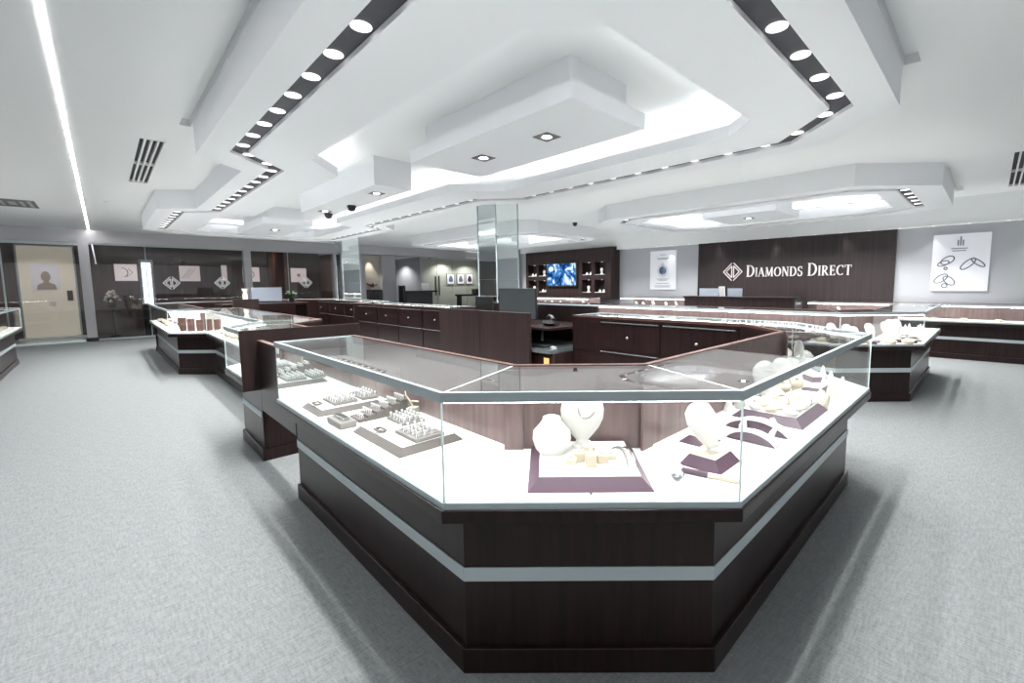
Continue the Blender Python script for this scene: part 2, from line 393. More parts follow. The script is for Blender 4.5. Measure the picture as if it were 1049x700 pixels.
# sage cupboards with pictures
p = thing('cupboard_wall', 'sage green panelled doors at the back of the lobby with long dark handles', 'cupboard', (12.2, 18.2, 0))
for i in range(6):
    x0 = 10.24 + i * .82
    dd = MB().box(x0, x0 + .80, 18.15, 18.2, .04, 2.66).build('cupboard_door', M['sage'], p)
    if i in (0, 1): MB().box(x0 + (.70 if i == 0 else .06), x0 + (.73 if i == 0 else .09), 18.10, 18.15, 1.0, 1.9).build('handle', M['black'], dd)
MB().box(10.24, 15.2, 18.16, 18.24, 0, .04).build('plinth', M['black'], p)
for (x0, lb, mm) in ((11.54, 'small framed blue print hung first on the sage cupboards', 'inkb'), (12.10, 'small framed grey print hung in the middle of the three on the sage cupboards', 'ink'), (12.62, 'small framed mauve print hung third on the sage cupboards', 'burg')):
    p = thing('framed_picture', lb, 'picture', (x0 + .2, 18.13, 1.5))
    MB().box(x0, x0 + .42, 18.11, 18.15, 1.50, 2.02).build('picture_frame', M['ink'], p)
    MB().box(x0 + .03, x0 + .39, 18.105, 18.112, 1.53, 1.99).build('mount', M['white'], p)
    MB().loft([(0, .08, .002, 0), (.08, .13, .002, 0), (.2, .10, .002, 0), (.3, .03, .002, 0)], (x0 + .21, 18.10, 1.62), seg=9).build('printed_motif', M[mm], p)
# lobby furniture
p = thing('side_cabinet', 'small dark wine rack style cabinet in the beige lobby niche', 'cabinet', (7.9, 18.0, 0))
MB().box(7.55, 8.25, 17.85, 18.2, 0, 1.30).build('body', M['black'], p)
for i in range(4):
    for j in range(3): MB().tube([(7.66 + i * .16, 17.845, .95 + j * .12), (7.66 + i * .16, 17.835, .95 + j * .12)], .04, 8).build('bottle_hole', M['burg'], p)
p = thing('flower_vase', 'dark flower arrangement on top of the small dark lobby cabinet', 'vase', (7.9, 18.0, 1.30))
MB().loft([(0, .06, .06, 0), (.06, .09, .09, 0), (.10, .06, .06, 0)], (7.9, 18.0, 1.30)).build('bowl', M['petal'], p, True)
lf = MB()
for i in range(11):
    a = i * .57; lf.tube([(7.9, 18, 1.38), (7.9 + .1 * math.cos(a), 18 + .1 * math.sin(a), 1.5), (7.9 + .22 * math.cos(a), 18 + .2 * math.sin(a), 1.48 + .05 * (i % 3))], [.01, .035, .01], 5)
lf.build('leaves', M['burg'], p)
p = thing('reception_desk', 'black reception desk in the lobby carrying a small white sign', 'desk', (9.5, 17.0, 0))
MB().box(8.75, 9.95, 16.75, 17.15, 0, 1.18).build('body', M['black'], p)
MB().box(8.70, 10.15, 16.70, 17.2, 1.18, 1.25).build('desk_top', M['black'], p)
MB().box(8.62, 8.72, 16.75, 17.15, 0, 1.46).build('side_panel', M['black'], p)
tag(MB().obox((9.72, 16.9, 1.25), .34, .02, .32, 0, Matrix.Rotation(-.15, 4, 'X')).build('counter_sign', M['paper'], None), 'small white sign propped on the black reception desk', 'sign')
p = thing('console_table', 'low dark console in front of the sage cupboards', 'table', (12.3, 16.6, 0))
MB().box(11.1, 13.0, 16.4, 16.8, .98, 1.06).build('table_top', M['black'], p)
MB().box(12.0, 13.0, 16.42, 16.78, 1.06, 1.28).build('box_unit', M['black'], p)
for lx in (11.15, 12.9): MB().box(lx, lx + .06, 16.45, 16.75, 0, .98).build('leg', M['black'], p)

# back wall x = 12 with soffit
struct('wall_back', MB().box(12, 12.2, -7, 13.3, 0, CE), M['greywall'])
struct('wall_far', MB().box(13.6, 13.8, 13.3, 18.0, 0, CE).box(12.2, 13.8, 13.1, 13.3, 0, CE), M['greywall'])
struct('trim_4', MB().box(11.72, 12, -7, 8.5, 2.56, CE).box(11.72, 12, 8.5, 13.1, 2.66, CE), M['ceil'])
struct('trim_5', MB().box(11.70, 11.995, -7, 8.5, 2.545, 2.56), M['white'])
struct('wall_back_middle', MB().box(11.90, 12, 1.46, 5.84, 0, 2.56), M['wallwood'])
struct('wall_right', MB().box(11.99, 16, -7.2, -7, 0, CE), M['greywall'])
for k in range(20):
    y = -1.2 + k * .52
    o = MB().cyl((11.80, y, 2.540), .024, .008).build('wall_washer', M['disc'], None)
    tag(o, 'small round wall washer lamp in the soffit above the back wall', 'lamp', 'wall washers along the back soffit')

# sign lettering -------------------------------------------------------------
def glyph(ch):
    T, t, s = .125, .055, .045      # thick, thin, serif
    L = []; bar = lambda *a: L.append(a)
    def ser(x, y, w=.3): bar(x - w / 2, y, x + w / 2, y, s)
    def arc(cx, cy, rx, ry, a0, a1, n=14, th=T, tn=t):
        for i in range(n):
            u, v = math.radians(a0 + (a1 - a0) * i / n), math.radians(a0 + (a1 - a0) * (i + 1) / n)
            k = abs(math.cos((u + v) / 2)); bar(cx + rx * math.cos(u), cy + ry * math.sin(u), cx + rx * math.cos(v), cy + ry * math.sin(v), tn + (th - tn) * k)
    if ch == 'I': bar(.15, 0, .15, 1, T); ser(.15, .03); ser(.15, .97); wd = .30
    elif ch == 'D': bar(.15, 0, .15, 1, T); ser(.12, .03, .24); ser(.12, .97, .24); arc(.30, .5, .46, .47, -90, 90); bar(.12, .03, .30, .03, t); bar(.12, .97, .30, .97, t); wd = .86
    elif ch == 'A': bar(.08, .02, .42, 1, t); bar(.40, 1, .76, .02, T); bar(.20, .36, .62, .36, t); ser(.08, .03, .26); ser(.76, .03, .30); wd = .86
    elif ch == 'M': bar(.12, 0, .16, 1, t); bar(.16, 1, .50, .05, T); bar(.50, .05, .84, 1, t); bar(.86, 1, .90, 0, T); ser(.12, .03, .26); ser(.90, .03, .3); ser(.12, .97, .2); ser(.90, .97, .22); wd = 1.04
    elif ch == 'O': arc(.46, .5, .38, .46, 0, 360, 24); wd = .92
    elif ch == 'N': bar(.13, 0, .13, 1, t); bar(.13, 1, .74, 0, T); bar(.74, 0, .74, 1, t); ser(.13, .03, .26); ser(.12, .97, .24); ser(.74, .97, .26); wd = .88
    elif ch == 'S': arc(.30, .73, .20, .24, 40, 270, 12, T * .8); arc(.30, .26, .23, .25, 90, -140, 12, T * .9); bar(.50, .98, .50, .72, s); bar(.06, .02, .06, .3, s); wd = .58
    elif ch == 'R': bar(.15, 0, .15, 1, T); ser(.15, .03); ser(.12, .97, .24); arc(.30, .73, .25, .24, -90, 90, 10); bar(.15, .49, .32, .49, t); bar(.15, .97, .30, .97, t); bar(.32, .49, .68, .02, T); ser(.70, .03, .22); wd = .78
    elif ch == 'E': bar(.15, 0, .15, 1, T); bar(.03, .03, .58, .03, t); bar(.03, .97, .54, .97, t); bar(.15, .51, .44, .51, t); bar(.58, 0, .58, .22, s); bar(.54, 1, .54, .8, s); bar(.44, .4, .44, .62, s); wd = .64
    elif ch == 'C': arc(.46, .5, .38, .46, 48, 312, 18); bar(.72, .98, .72, .72, s); wd = .80
    elif ch == 'T': bar(.36, 0, .36, 1, T); bar(.02, .96, .70, .96, t); bar(.02, 1, .02, .76, s); bar(.70, 1, .70, .76, s); ser(.36, .03); wd = .72
    return L, wd
def lay(mb, L, x, y, z, h):
    for (u0, v0, u1, v1, th) in L:
        l = math.hypot(u1 - u0, v1 - v0) or 1; nx, ny = -(v1 - v0) / l * th / 2, (u1 - u0) / l * th / 2
        q = [(u0 + nx, v0 + ny), (u1 + nx, v1 + ny), (u1 - nx, v1 - ny), (u0 - nx, v0 - ny)]
        mb.add([(x, y - a * h, z + b * h) for a, b in q] + [(x - .03, y - a * h, z + b * h) for a, b in q], [(0, 1, 2, 3), (7, 6, 5, 4)] + [(i, (i + 1) % 4, 4 + (i + 1) % 4, 4 + i) for i in range(4)])
text = [('D', 1), ('I', 0), ('A', 0), ('M', 0), ('O', 0), ('N', 0), ('D', 0), ('S', 0), (' ', 1), ('D', 1), ('I', 0), ('R', 0), ('E', 0), ('C', 0), ('T', 0)]
p = thing('wall_sign_lettering', 'silver serif lettering with a diamond emblem mounted on the dark wood wall', 'sign', (11.9, 3.4, 1.6))
BIG, SML = .300, .232
tot = sum((.42 * BIG) if c == ' ' else glyph(c)[1] * (BIG if b else SML) + .028 for c, b in text)
y = 4.50; kx = (4.50 - 2.20) / tot
for c, b in text:
    h = BIG if b else SML
    if c == ' ': y -= .42 * h * kx; continue
    L, wd = glyph(c); L = [(a * kx, b0, c0 * kx, d0, th) for a, b0, c0, d0, th in L]
    m_ = MB(); lay(m_, L, 11.895, y, 1.605, h); m_.build('letter', M['letters'], p); y -= (wd * h + .028) * kx
emblem(MB(), 11.895, 4.86, 1.745, .245, 'x', .03).build('emblem', M['letters'], p)

# lit posters on the back wall
p = thing('poster', 'large square poster of ring drawings on the grey wall beside the lettered wood', 'picture', (11.97, .46, 1.26))
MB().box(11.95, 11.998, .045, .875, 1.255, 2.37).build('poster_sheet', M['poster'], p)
def wring(a, cy, cz, r1, r2, rot, th=.006, x=11.945):
    a.tube([(x, cy - (r1 * math.cos(t) * math.cos(rot) - r2 * math.sin(t) * math.sin(rot)), cz + r1 * math.cos(t) * math.sin(rot) + r2 * math.sin(t) * math.cos(rot)) for t in [i * PI / 10 for i in range(20)]], th, 4, closed=True)
    return a
for args in ((.64, 1.86, .11, .065, .6), (.70, 1.80, .09, .045, .4), (.66, 1.70, .025, .025, 0), (.34, 1.78, .14, .055, .8), (.20, 1.80, .12, .04, -.7), (.72, 1.50, .12, .06, .7), (.60, 1.46, .11, .06, -.8), (.66, 1.36, .04, .04, 0)):
    wring(MB(), *args, .010).build('printed_ring', M['ink'], p)
a = MB()
for k in range(3): a.box(11.944, 11.951, .47 - .05 + k * .036, .47 - .030 + k * .036, 2.14, 2.32 - abs(k - 1) * .07)
a.build('printed_crest', M['ink'], p)
a = MB()
for k in range(2): a.box(11.944, 11.951, .36 + .02 * k, .60 - .02 * k, 2.08 - k * .045, 2.095 - k * .045)
a.build('printed_lines', M['ink'], p)
p = thing('poster', 'tall lit poster with a dark blue round stone left of the dark wood wall', 'picture', (11.97, 7, 1.28))
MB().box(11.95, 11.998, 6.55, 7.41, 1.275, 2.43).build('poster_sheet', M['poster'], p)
a = MB(); wring(a, 6.98, 1.84, .08, .08, 0, .05); wring(a, 6.98, 1.84, .02, .02, 0, .03); a.build('printed_stone', M['inkb'], p)
a = MB(); wring(a, 6.98, 1.84, .17, .17, 0, .005); wring(a, 6.98, 2.02, .03, .05, 0, .005)
for k, (hw, z) in enumerate(((.10, 2.30), (.20, 2.20), (.16, 2.17), (.20, 1.58), (.14, 1.54), (.22, 1.45), (.27, 1.38), (.25, 1.345))): a.box(11.945, 11.949, 6.98 - hw, 6.98 + hw, z, z + .013)
a.build('printed_lines', M['ink'], p)

# dark display wall with the television
tvw = thing('display_wall', 'dark wood shelving wall with lit niches around the television', 'shelf unit', (11.4, 10.4, 0))
X0, X1 = 11.50, 11.97
ys0, ys1 = 8.56, 12.55
NZ = [(1.18, 1.60), (1.76, 2.18)]
NI = [(11.98, 12.42), (11.48, 11.86), (9.36, 9.76), (8.80, 9.22)]
f = MB(); ycuts = sorted([ys0, ys1] + [v for n in NI for v in n]); zc = []
for i in range(len(ycuts) - 1):
    ya, yb = ycuts[i], ycuts[i + 1]; isn = any(abs(ya - n[0]) < 1e-6 for n in NI)
    if not isn: f.box(X0, X0 + .24, ya, yb, .95, 2.64)
    else:
        for (za, zb) in ((.95, 1.18), (1.60, 1.76), (2.18, 2.64)): f.box(X0, X0 + .24, ya, yb, za, zb)
f.box(X0 + .24, X1, ys0, ys1, .95, 2.64)
f.build('carcass', M['woodp'], tvw)
k = 0
names = ['white ring stand in a niche of the dark display wall', ]
for n in NI:
    for (za, zb) in NZ:
        MB().box(X0 + .01, X0 + .22, n[0], n[1], za, za + .012).build('glass_shelf', M['edge'], tvw)
        MB().cyl((X0 + .12, (n[0] + n[1]) / 2, zb - .012), .018, .010, 10).build('niche_lamp', M['disc'], tvw)
        cy = (n[0] + n[1]) / 2
        if k % 4 in (0, 3):
            o = MB().loft([(0, .06, .04, 0), (.03, .05, .035, 0), (.06, .02, .02, 0), (.12, .05, .03, 0), (.18, .06, .03, 0), (.21, .02, .02, 0)], (X0 + .11, cy, za + .012), PI / 2).build('necklace_bust', M['pearl'], None, True)
            tag(o, 'small white necklace bust in a niche of the dark display wall', 'display bust', 'busts in the display wall niches')
        else:
            for dy in (-.09, .07):
                o = MB().loft([(0, .05, .04, 0), (.04, .045, .035, 0), (.09, .012, .012, 0)], (X0 + .11, cy + dy, za + .012), PI / 2).build('ring_stand', M['pearl'], None, True)
                tag(o, 'tiny white ring stand in a niche of the dark display wall', 'ring stand', 'ring stands in the display wall niches')
        k += 1
p = thing('television', 'black framed television showing a blue and white picture on the dark display wall', 'television', (X0, 10.66, 1.4))
MB().box(X0 - .07, X0, 9.93, 11.40, 1.37, 2.22).build('housing', M['black'], p, bevel=.01)
MB().box(X0 - .075, X0 - .07, 9.99, 11.34, 1.42, 2.17).build('screen', M['tv'], p)

# ------------------------------------------------------------------ ceiling trays
SLOTW = 34
def spot(name, loc, energy, size=1.6, blend=.6, col=(1, .98, .95), soft=.05):
    l = bpy.data.lights.new(name, 'SPOT'); l.energy = energy; l.spot_size = size; l.spot_blend = blend; l.shadow_soft_size = soft; l.color = col
    o = bpy.data.objects.new(name, l); COL.objects.link(o); o.location = loc; return o
def slot_lights(path, spacing, group, label, z, start=.0):
    """copies of one disc lamp walking along a closed path"""
    proto = MB().loft([(0, .054, .054, 0), (.003, .054, .054, 0)], seg=24).build('recessed_lamp', M['disc'])
    first = True; n = len(path)
    for i in range(n):
        a, b = path[i], path[(i + 1) % n]; l = math.hypot(b[0] - a[0], b[1] - a[1]); m_ = max(1, round(l / spacing)); 
        for k in range(m_):
            t = (k + .5) / m_; q = proto if first else proto.copy()
            if not first: COL.objects.link(q)
            first = False
            q.location = (a[0] + (b[0] - a[0]) * t, a[1] + (b[1] - a[1]) * t, z); tag(q, label, 'lamp', group)
            spot('slot_beam', (q.location.x, q.location.y, TB - .004), SLOTW, 2.35, .5, (1, .985, .965), .03)

def tray(idx, outline, s_out, opening, slotw=.145, cs=1.0):
    s_in = off(s_out, slotw, True)
    mb = MB()
    mb.plate([outline, s_out], TB)
    mb.plate([s_in, opening], TB)
    mb.walls(outline, TB, CE)
    lip = off(opening, -.03, True)
    LIP = .10 if idx == 10 else .05; mb.plate([lip, opening], TB + LIP); mb.walls(opening, TB, TB + LIP); mb.walls(lip, TB, TB + LIP)
    struct('trim_%d' % idx, mb, M['cloud'])
    sb = MB().walls(s_out, TB, TB + .034).walls(s_in, TB, TB + .034)
    struct('trim_%d' % (idx + 1), sb, M['cloud'])
    struct('trim_%d' % (idx + 2), MB().plate([s_out, s_in], TB + .032, TB + .05), M['slot'])
    if True:
        a = off(opening, -.16, True); b = off(opening, -.19, True)
        o = MB().plate([b, a], TB + .022, TB + .04).build('cove_light_strip', M['cove'] if idx == 10 else M['cove2'])
        tag(o, 'hidden white light strip glowing inside the raised centre of ceiling tray %s' % {10: 'over the near island', 20: 'near the sign wall', 30: 'beyond the mirrored column'}[idx], 'light strip')
    return s_in

out1 = [(.75, -1.5), (1.6, -2.3), (3.0, -2.3)]  # placeholder replaced below
out1 = [(1.45, .56), (4.29, .56), (4.98, 1.20), (4.98, 5.30), (4.48, 5.88), (4.48, 9.45), (4.95, 9.95), (4.95, 13.3), (4.3, 13.95), (1.35, 13.95), (.74, 13.3), (.74, 9.76), (1.21, 9.33), (1.21, 6.02), (.75, 5.58), (.75, 1.26)]
so1 = [(1.55, .80), (4.05, .80), (4.72, 1.42), (4.72, 5.12), (4.25, 5.68), (4.25, 9.55), (4.70, 10.05), (4.70, 13.1), (4.1, 13.7), (1.55, 13.7), (.97, 13.1), (.97, 9.92), (1.41, 9.45), (1.41, 5.75), (.97, 5.26), (.97, 1.38)]
op1 = [(1.93, 1.45), (3.79, 1.45), (4.07, 1.74), (4.07, 4.86), (3.52, 5.42), (3.52, 9.6), (4.07, 10.2), (4.07, 12.7), (3.7, 13.05), (1.93, 13.05), (1.62, 12.7), (1.62, 10.1), (2.08, 9.6), (2.08, 5.55), (1.62, 5.0), (1.62, 1.75)]
si = tray(10, out1, so1, op1)
slot_lights(off(so1, .072, True), .38, 'lamps in the slot over the near island', 'round white lamp in the dark slot of the tray over the near island', TB + .026)
out2 = [(8.22, .55), (10.55, .55), (11.05, 1.15), (11.05, 5.4), (10.45, 6.1), (7.75, 6.1), (7.36, 5.6), (7.36, 1.40)]
so2 = [(8.16, .90), (10.25, .90), (10.70, 1.45), (10.70, 5.2), (10.2, 5.75), (8.0, 5.75), (7.62, 5.3), (7.62, 1.48)]
op2 = [(8.35, 1.30), (9.95, 1.30), (10.35, 1.75), (10.35, 4.95), (9.9, 5.4), (8.35, 5.4), (8.02, 5.0), (8.02, 1.70)]
tray(20, out2, so2, op2)
slot_lights(off(so2, .072, True), .42, 'lamps in the slot of the tray by the sign wall', 'round white lamp in the dark slot of the tray near the sign wall', TB + .026)
out3 = [(7.75, 8.0), (10.0, 8.0), (10.55, 8.6), (10.55, 13.2), (10.0, 13.9), (7.8, 13.9), (7.15, 13.2), (7.15, 8.6)]
tray(30, out3, off(out3, .22, True), off(out3, .70, True))
slot_lights(off(out3, .292, True), .42, 'lamps in the slot of the far tray', 'round white lamp in the dark slot of the tray beyond the mirrored column', TB + .026)

# hanging soffit boxes inside the trays
def cloud_light(x, y, z, tagtxt):
    p = thing('downlight', tagtxt, 'lamp', (x, y, z))
    q = MB(); q.plate([[(x - .085, y - .085), (x + .085, y - .085), (x + .085, y + .085), (x - .085, y + .085)], [(x + .05 * math.cos(-t), y + .05 * math.sin(-t)) for t in [i * PI / 8 for i in range(16)]]], z - .006, z + .004)
    q.build('trim_plate', M['taupe2'], p)
    MB().cyl((x, y, z - .004), .036, .008).build('lamp', M['spot'], p)
    l = bpy.data.lights.new('downlight_beam', 'SPOT'); l.energy = 60; l.spot_size = 1.75; l.spot_blend = .8; l.shadow_soft_size = .04
    lo = bpy.data.objects.new('downlight_beam', l); COL.objects.link(lo); lo.location = (x, y, z - .02)
box_l = struct('trim_40', MB().box(2.33, 3.23, 2.07, 4.27, 2.70, 2.825).box(2.44, 3.12, 2.18, 4.14, 2.825, CE), M['cloud'])
struct('trim_41', MB().box(2.48, 2.98, 5.45, 8.3, 2.70, CE), M['cloud'])
struct('trim_42', MB().box(2.33, 3.23, 10.1, 12.4, 2.70, 2.825).box(2.44, 3.12, 10.2, 12.3, 2.825, CE), M['cloud'])
struct('trim_43', MB().box(8.35, 9.65, 2.70, 4.05, 2.70, 2.82).box(8.45, 9.55, 2.8, 3.95, 2.82, CE), M['cloud'])
struct('trim_44', MB().box(8.2, 9.5, 10.2, 11.6, 2.72, CE), M['cloud'])
for i, (x, y) in enumerate(((2.77, 2.74), (2.76, 3.61))): cloud_light(x, y, 2.70, ['square trimmed downlight nearest the camera in the hanging ceiling box', 'square trimmed downlight at the left of the nearest hanging ceiling box'][i])
cloud_light(2.73, 5.95, 2.70, 'square trimmed downlight at the near end of the narrow hanging ceiling box')
cloud_light(2.73, 7.9, 2.70, 'square trimmed downlight at the far end of the narrow hanging ceiling box')
cloud_light(2.8, 11.2, 2.70, 'square trimmed downlight in the farthest hanging box over the island')
cloud_light(9.0, 3.4, 2.70, 'square trimmed downlight in the hanging box near the sign wall')
def dome(x, y, z, lb):
    p = thing('dome_camera', lb, 'camera', (x, y, z))
    MB().cyl((x, y, z - .03), .065, .03).build('mount_ring', M['black'], p)
    MB().loft([(-.06, .008, .008, 0), (-.055, .03, .03, 0), (-.035, .05, .05, 0), (0, .058, .058, 0)], (x, y, z - .03)).build('dome', M['black'], p, True)
dome(2.85, 8.1, 2.70, 'black dome camera under the narrow hanging ceiling box, the farther one')
dome(2.85, 7.1, 2.70, 'black dome camera under the narrow hanging ceiling box, the nearer one')
dome(8.85, 7.75, CE, 'black dome camera on the flat ceiling right of the mirrored column')

# plain ceiling fixtures
tag(MB().box(-.142, -.118, -6, 17.49, CE - .003, CE - .0005).build('strip_light', M['strip']), 'long thin continuous light strip set in the left ceiling', 'lamp')
def vent(x0, x1, y0, y1, nx, ny, lb, alongy=True):
    p = thing('ceiling_vent', lb, 'vent', ((x0 + x1) / 2, (y0 + y1) / 2, CE))
    MB().box(x0, x1, y0, y1, CE + .03, CE + .05).build('backing', M['ventdark'], p)
    f = MB(); n = nx
    if alongy:
        for i in range(n + 1):
            xx = x0 + (x1 - x0) * i / n; f.box(xx - .009, xx + .009, y0, y1, CE - .004, CE + .03)
        for yy in (y0, (y0 + y1) / 2, y1): f.box(x0, x1, yy - .02, yy + .02, CE - .004, CE + .03)
    else:
        for i in range(n + 1):
            yy = y0 + (y1 - y0) * i / n; f.box(x0, x1, yy - .009, yy + .009, CE - .004, CE + .03)
        for xx in (x0, (x0 + x1) / 2, x1): f.box(xx - .02, xx + .02, y0, y1, CE - .004, CE + .03)
    f.build('frame', M['ceil'], p)
vent(.40, .62, 6.5, 9.25, 4, 2, 'long four slot air vent in the left ceiling')
vent(8.2, 11.1, -.36, -.10, 4, 2, 'long four slot air vent in the ceiling above the low wall showcase', False)
p = thing('ceiling_vent', 'square air diffuser in the far left ceiling beside the light strip', 'vent', (-1, 12.9, CE))
q = MB()
for k in range(3): q.plate([[(-1.35 + .1 * k, 12.4 + .1 * k), (-.75 - .1 * k, 12.4 + .1 * k), (-.75 - .1 * k, 13.4 - .1 * k), (-1.35 + .1 * k, 13.4 - .1 * k)], [(-1.30 + .1 * k, 12.45 + .1 * k), (-.80 - .1 * k, 12.45 + .1 * k), (-.80 - .1 * k, 13.35 - .1 * k), (-1.30 + .1 * k, 13.35 - .1 * k)]], CE - .012, CE - .002)
q.build('louvre_rings', M['taupe2'], p); MB().box(-1.3, -.8, 12.45, 13.35, CE - .006, CE - .001).build('backing', M['greywall'], p)
for (x, y, t) in ((.2, 11.6, 'left ceiling beyond the long vent'), (6.1, 7.6, 'ceiling just right of the mirrored column')):
    tag(MB().loft([(0, .04, .04, 0), (.01, .06, .06, 0), (.02, .06, .06, 0)], (x, y, CE - .02)).build('smoke_detector', M['white'], None, True), 'small round white detector on the ' + t, 'detector')

# mirrored columns
def column(x0, x1, y0, y1, lb):
    p = thing('mirrored_column', lb, 'column', ((x0 + x1) / 2, (y0 + y1) / 2, 0))
    MB().box(x0 + .008, x1 - .008, y0 + .008, y1 - .008, 0, CE).build('core', M['greywall'], p)
    for z0, z1 in ((.1, 1.55), (1.556, CE - .002)):
        MB().box(x0, x0 + .006, y0 + .01, y1 - .01, z0, z1).build('mirror_panel', M['mirror'], p)
        MB().box(x0 + .01, x1 - .01, y0, y0 + .006, z0, z1).build('mirror_panel', M['mirror'], p)
    for (x, y) in ((x0, y0), (x0, y1), (x1, y0)): MB().box(x - .008, x + .008, y - .008, y + .008, 0, CE - .002).build('corner_trim', M['frame'], p)
column(4.98, 5.49, 6.20, 6.73, 'near square mirror clad column behind the island desks')
column(5.05, 5.55, 13.45, 13.95, 'far square mirror clad column by the glass bays')

# ------------------------------------------------------------------ showcases
def showcase(label, pts, depth=.52, group=None, caps=('glass', 'glass'), doors=(), body=True, top=1.095, rim=True, led=True, backm='back'):
    cx = sum(q[0] for q in pts) / len(pts); cy = sum(q[1] for q in pts) / len(pts)
    p = thing('display_showcase', label, 'display case', (cx, cy, 0), group)
    O = lambda d: off(pts, d)
    MB().strip(O(.085), O(depth - .01), 0, .10).build('plinth', M['wood'], p, bevel=.004)
    MB().strip(O(.105), O(depth), .10, .6435).build('body', M['wood'], p)
    part(MB().strip(O(.100), O(.1055), .358, .411).build('metal_band', M['band'], p), 'pale metal band along the dark body')
    MB().strip(O(-.012), O(depth), .6435, .690).build('ledge', M['wood'], p, bevel=.003)
    MB().strip(O(-.004), O(.012), .690, .713).build('glass_channel', M['frame'], p)
    part(MB().strip(O(.012), O(depth - .02), .690, .712).build('display_deck', M['deck'], p), 'bright white display deck')
    MB().strip(O(depth - .02), O(depth), .690, top - .02).build('back_panel', M[backm], p)
    MB().strip(O(depth), O(depth + .004), .690, top - .02).build('rear_skin', M['wood'], p)
    MB().strip(O(depth - .022), O(depth + .006), top - .02, top).build('rear_rim', M['rim'], p)
    MB().strip(O(0), O(.016), top - .034, top).build('top_frame', M['frame'], p)
    if led: MB().strip(O(.018), O(.032), top - .040, top - .034).build('light_strip', M['led'], p)
    A, B = O(0.004), O(.009); T0, T1 = O(.016), O(depth - .022)
    n = len(pts)
    for i in range(n - 1):
        MB().strip(A[i:i + 2], B[i:i + 2], .70, top - .034).build('front_glass', M['glass'], p)
        MB().strip(T0[i:i + 2], T1[i:i + 2], top - .009, top - .003).build('top_glass', M['topglass'], p)
    E0, E1 = O(.018), O(depth - .03)
    for i in range(1, n - 1):
        x, y = A[i]; MB().obox((x, y, .70), .006, .006, top - .034 - .70).build('corner_joint', M['edge'], p)
        c_ = O(depth - .026)[i]; d1 = Vector(pts[i + 1]) - Vector(pts[i]); MB().obox((c_[0], c_[1], .712), .085, .012, top - .733, math.atan2(d1.y, d1.x)).build('corner_stile', M['back'], p)
        a, b = Vector(E0[i]), Vector(E1[i]); m_ = (a + b) / 2
        MB().obox((m_.x, m_.y, top - .0028), (b - a).length, .006, .001, math.atan2((b - a).y, (b - a).x)).build('top_joint', M['edge'], p)
    for e, kind in ((0, caps[0]), (n - 1, caps[1])):
        if kind is None: continue
        j = 1 if e == 0 else n - 2
        dx, dy = pts[j][0] - pts[e][0], pts[j][1] - pts[e][1]; l = math.hypot(dx, dy); dx /= l; dy /= l
        q0, q1 = O(.008)[e], O(depth - .022)[e]; t = .006; s0 = .004
        A2 = [(q0[0] + dx * s0, q0[1] + dy * s0), (q1[0] + dx * s0, q1[1] + dy * s0)]; B2 = [(a_ + dx * t, b_ + dy * t) for a_, b_ in A2]
        MB().strip(A2, B2, .713, top - .012).build('end_mirror' if kind == 'mirror' else 'end_glass', M[kind], p)
        A2 = [(q0[0], q0[1]), (q1[0], q1[1])]; B2 = [(a_ + dx * .014, b_ + dy * .014) for a_, b_ in A2]
        MB().strip(A2, B2, top - .034 if kind != 'mirror' else top - .012, top - .001).build('end_frame', M['frame'], p)
    # staff side doors: (segment, from, to, count)
    inn = O(depth)
    for (sg, t0, t1, cnt, knob) in doors:
        a, b = Vector(inn[sg]), Vector(inn[sg + 1]); dr = (b - a).normalized(); nn = Vector((-dr.y, dr.x)); ang = math.atan2(dr.y, dr.x)
        w_ = (t1 - t0) / cnt
        MB().obox(((a + dr * (t0 + t1) / 2 + nn * .01).x, (a + dr * (t0 + t1) / 2 + nn * .01).y, 1.055), t1 - t0, .02, .02, ang).build('counter_edge', M['wood'], p)
        for i in range(cnt):
            c_ = a + dr * (t0 + w_ * (i + .5)) + nn * .009
            dd = MB().obox((c_.x, c_.y, .745), w_ - .03, .018, .285, ang).build('cabinet_door', M['wood'], p)
            cl = c_ + nn * .018
            part(MB().obox((cl.x, cl.y, 1.030), w_ - .06, .022, .012, ang).build('pull_lip', M['steel'], dd), 'bright steel pull lip')
            ck = c_ + nn * .022
            if knob: MB().loft([(0, .012, .012, 0), (.02, .016, .016, 0), (.03, .008, .008, 0)], (ck.x, ck.y, .885), ang, Matrix.Rotation(-PI / 2, 4, 'X')).build('knob', M['steel'], dd, True)
            d2 = MB().obox((c_.x, c_.y, .12), w_ - .03, .018, .585, ang).build('cabinet_door', M['wood'], p)
            MB().obox((cl.x, cl.y, .705), w_ - .06, .022, .012, ang).build('pull_lip', M['steel'], d2)
    return p

pA = [(.77, 3.29), (.77, 1.27), (1.48, .555), (3.73, .555), (4.42, 1.245), (4.42, 3.45)]
showcase('large angular glass showcase nearest the camera with burgundy plinths and ring pads', pA, caps=('mirror', 'glass'), doors=[(4, .05, 1.58, 2, True)])
pB = [(.73, 13.6), (.73, 9.52), (1.17, 9.06), (1.17, 5.40), (.77, 5.0), (.77, 4.262)]
showcase('long glass showcase running from the wooden gate towards the smoked glass bays', pB, backm='pearl', caps=('glass', None))
pC = [(4.42, 5.95), (4.42, 9.70), (4.85, 10.15), (4.85, 13.6), (4.15, 14.3), (1.43, 14.3), (.73, 13.6)]
showcase('long rear island showcase with a row of knobbed dark cabinet doors below', pC, caps=('glass', None), doors=[(0, .05, 3.62, 4, True), (2, .1, 3.3, 3, True)])
pD = [(6.1, 7.2), (6.1, 1.22), (6.80, .52), (9.25, .52)]
showcase('angular island showcase standing between the nearest showcase and the lettered wall', pD, depth=.55)
pE = [(11.1, 2.85), (11.1, -4)]
showcase('low wall showcase under the square ring poster', pE, depth=.75, top=1.02)
pG = [(11.1, 7.9), (11.1, 5.65)]
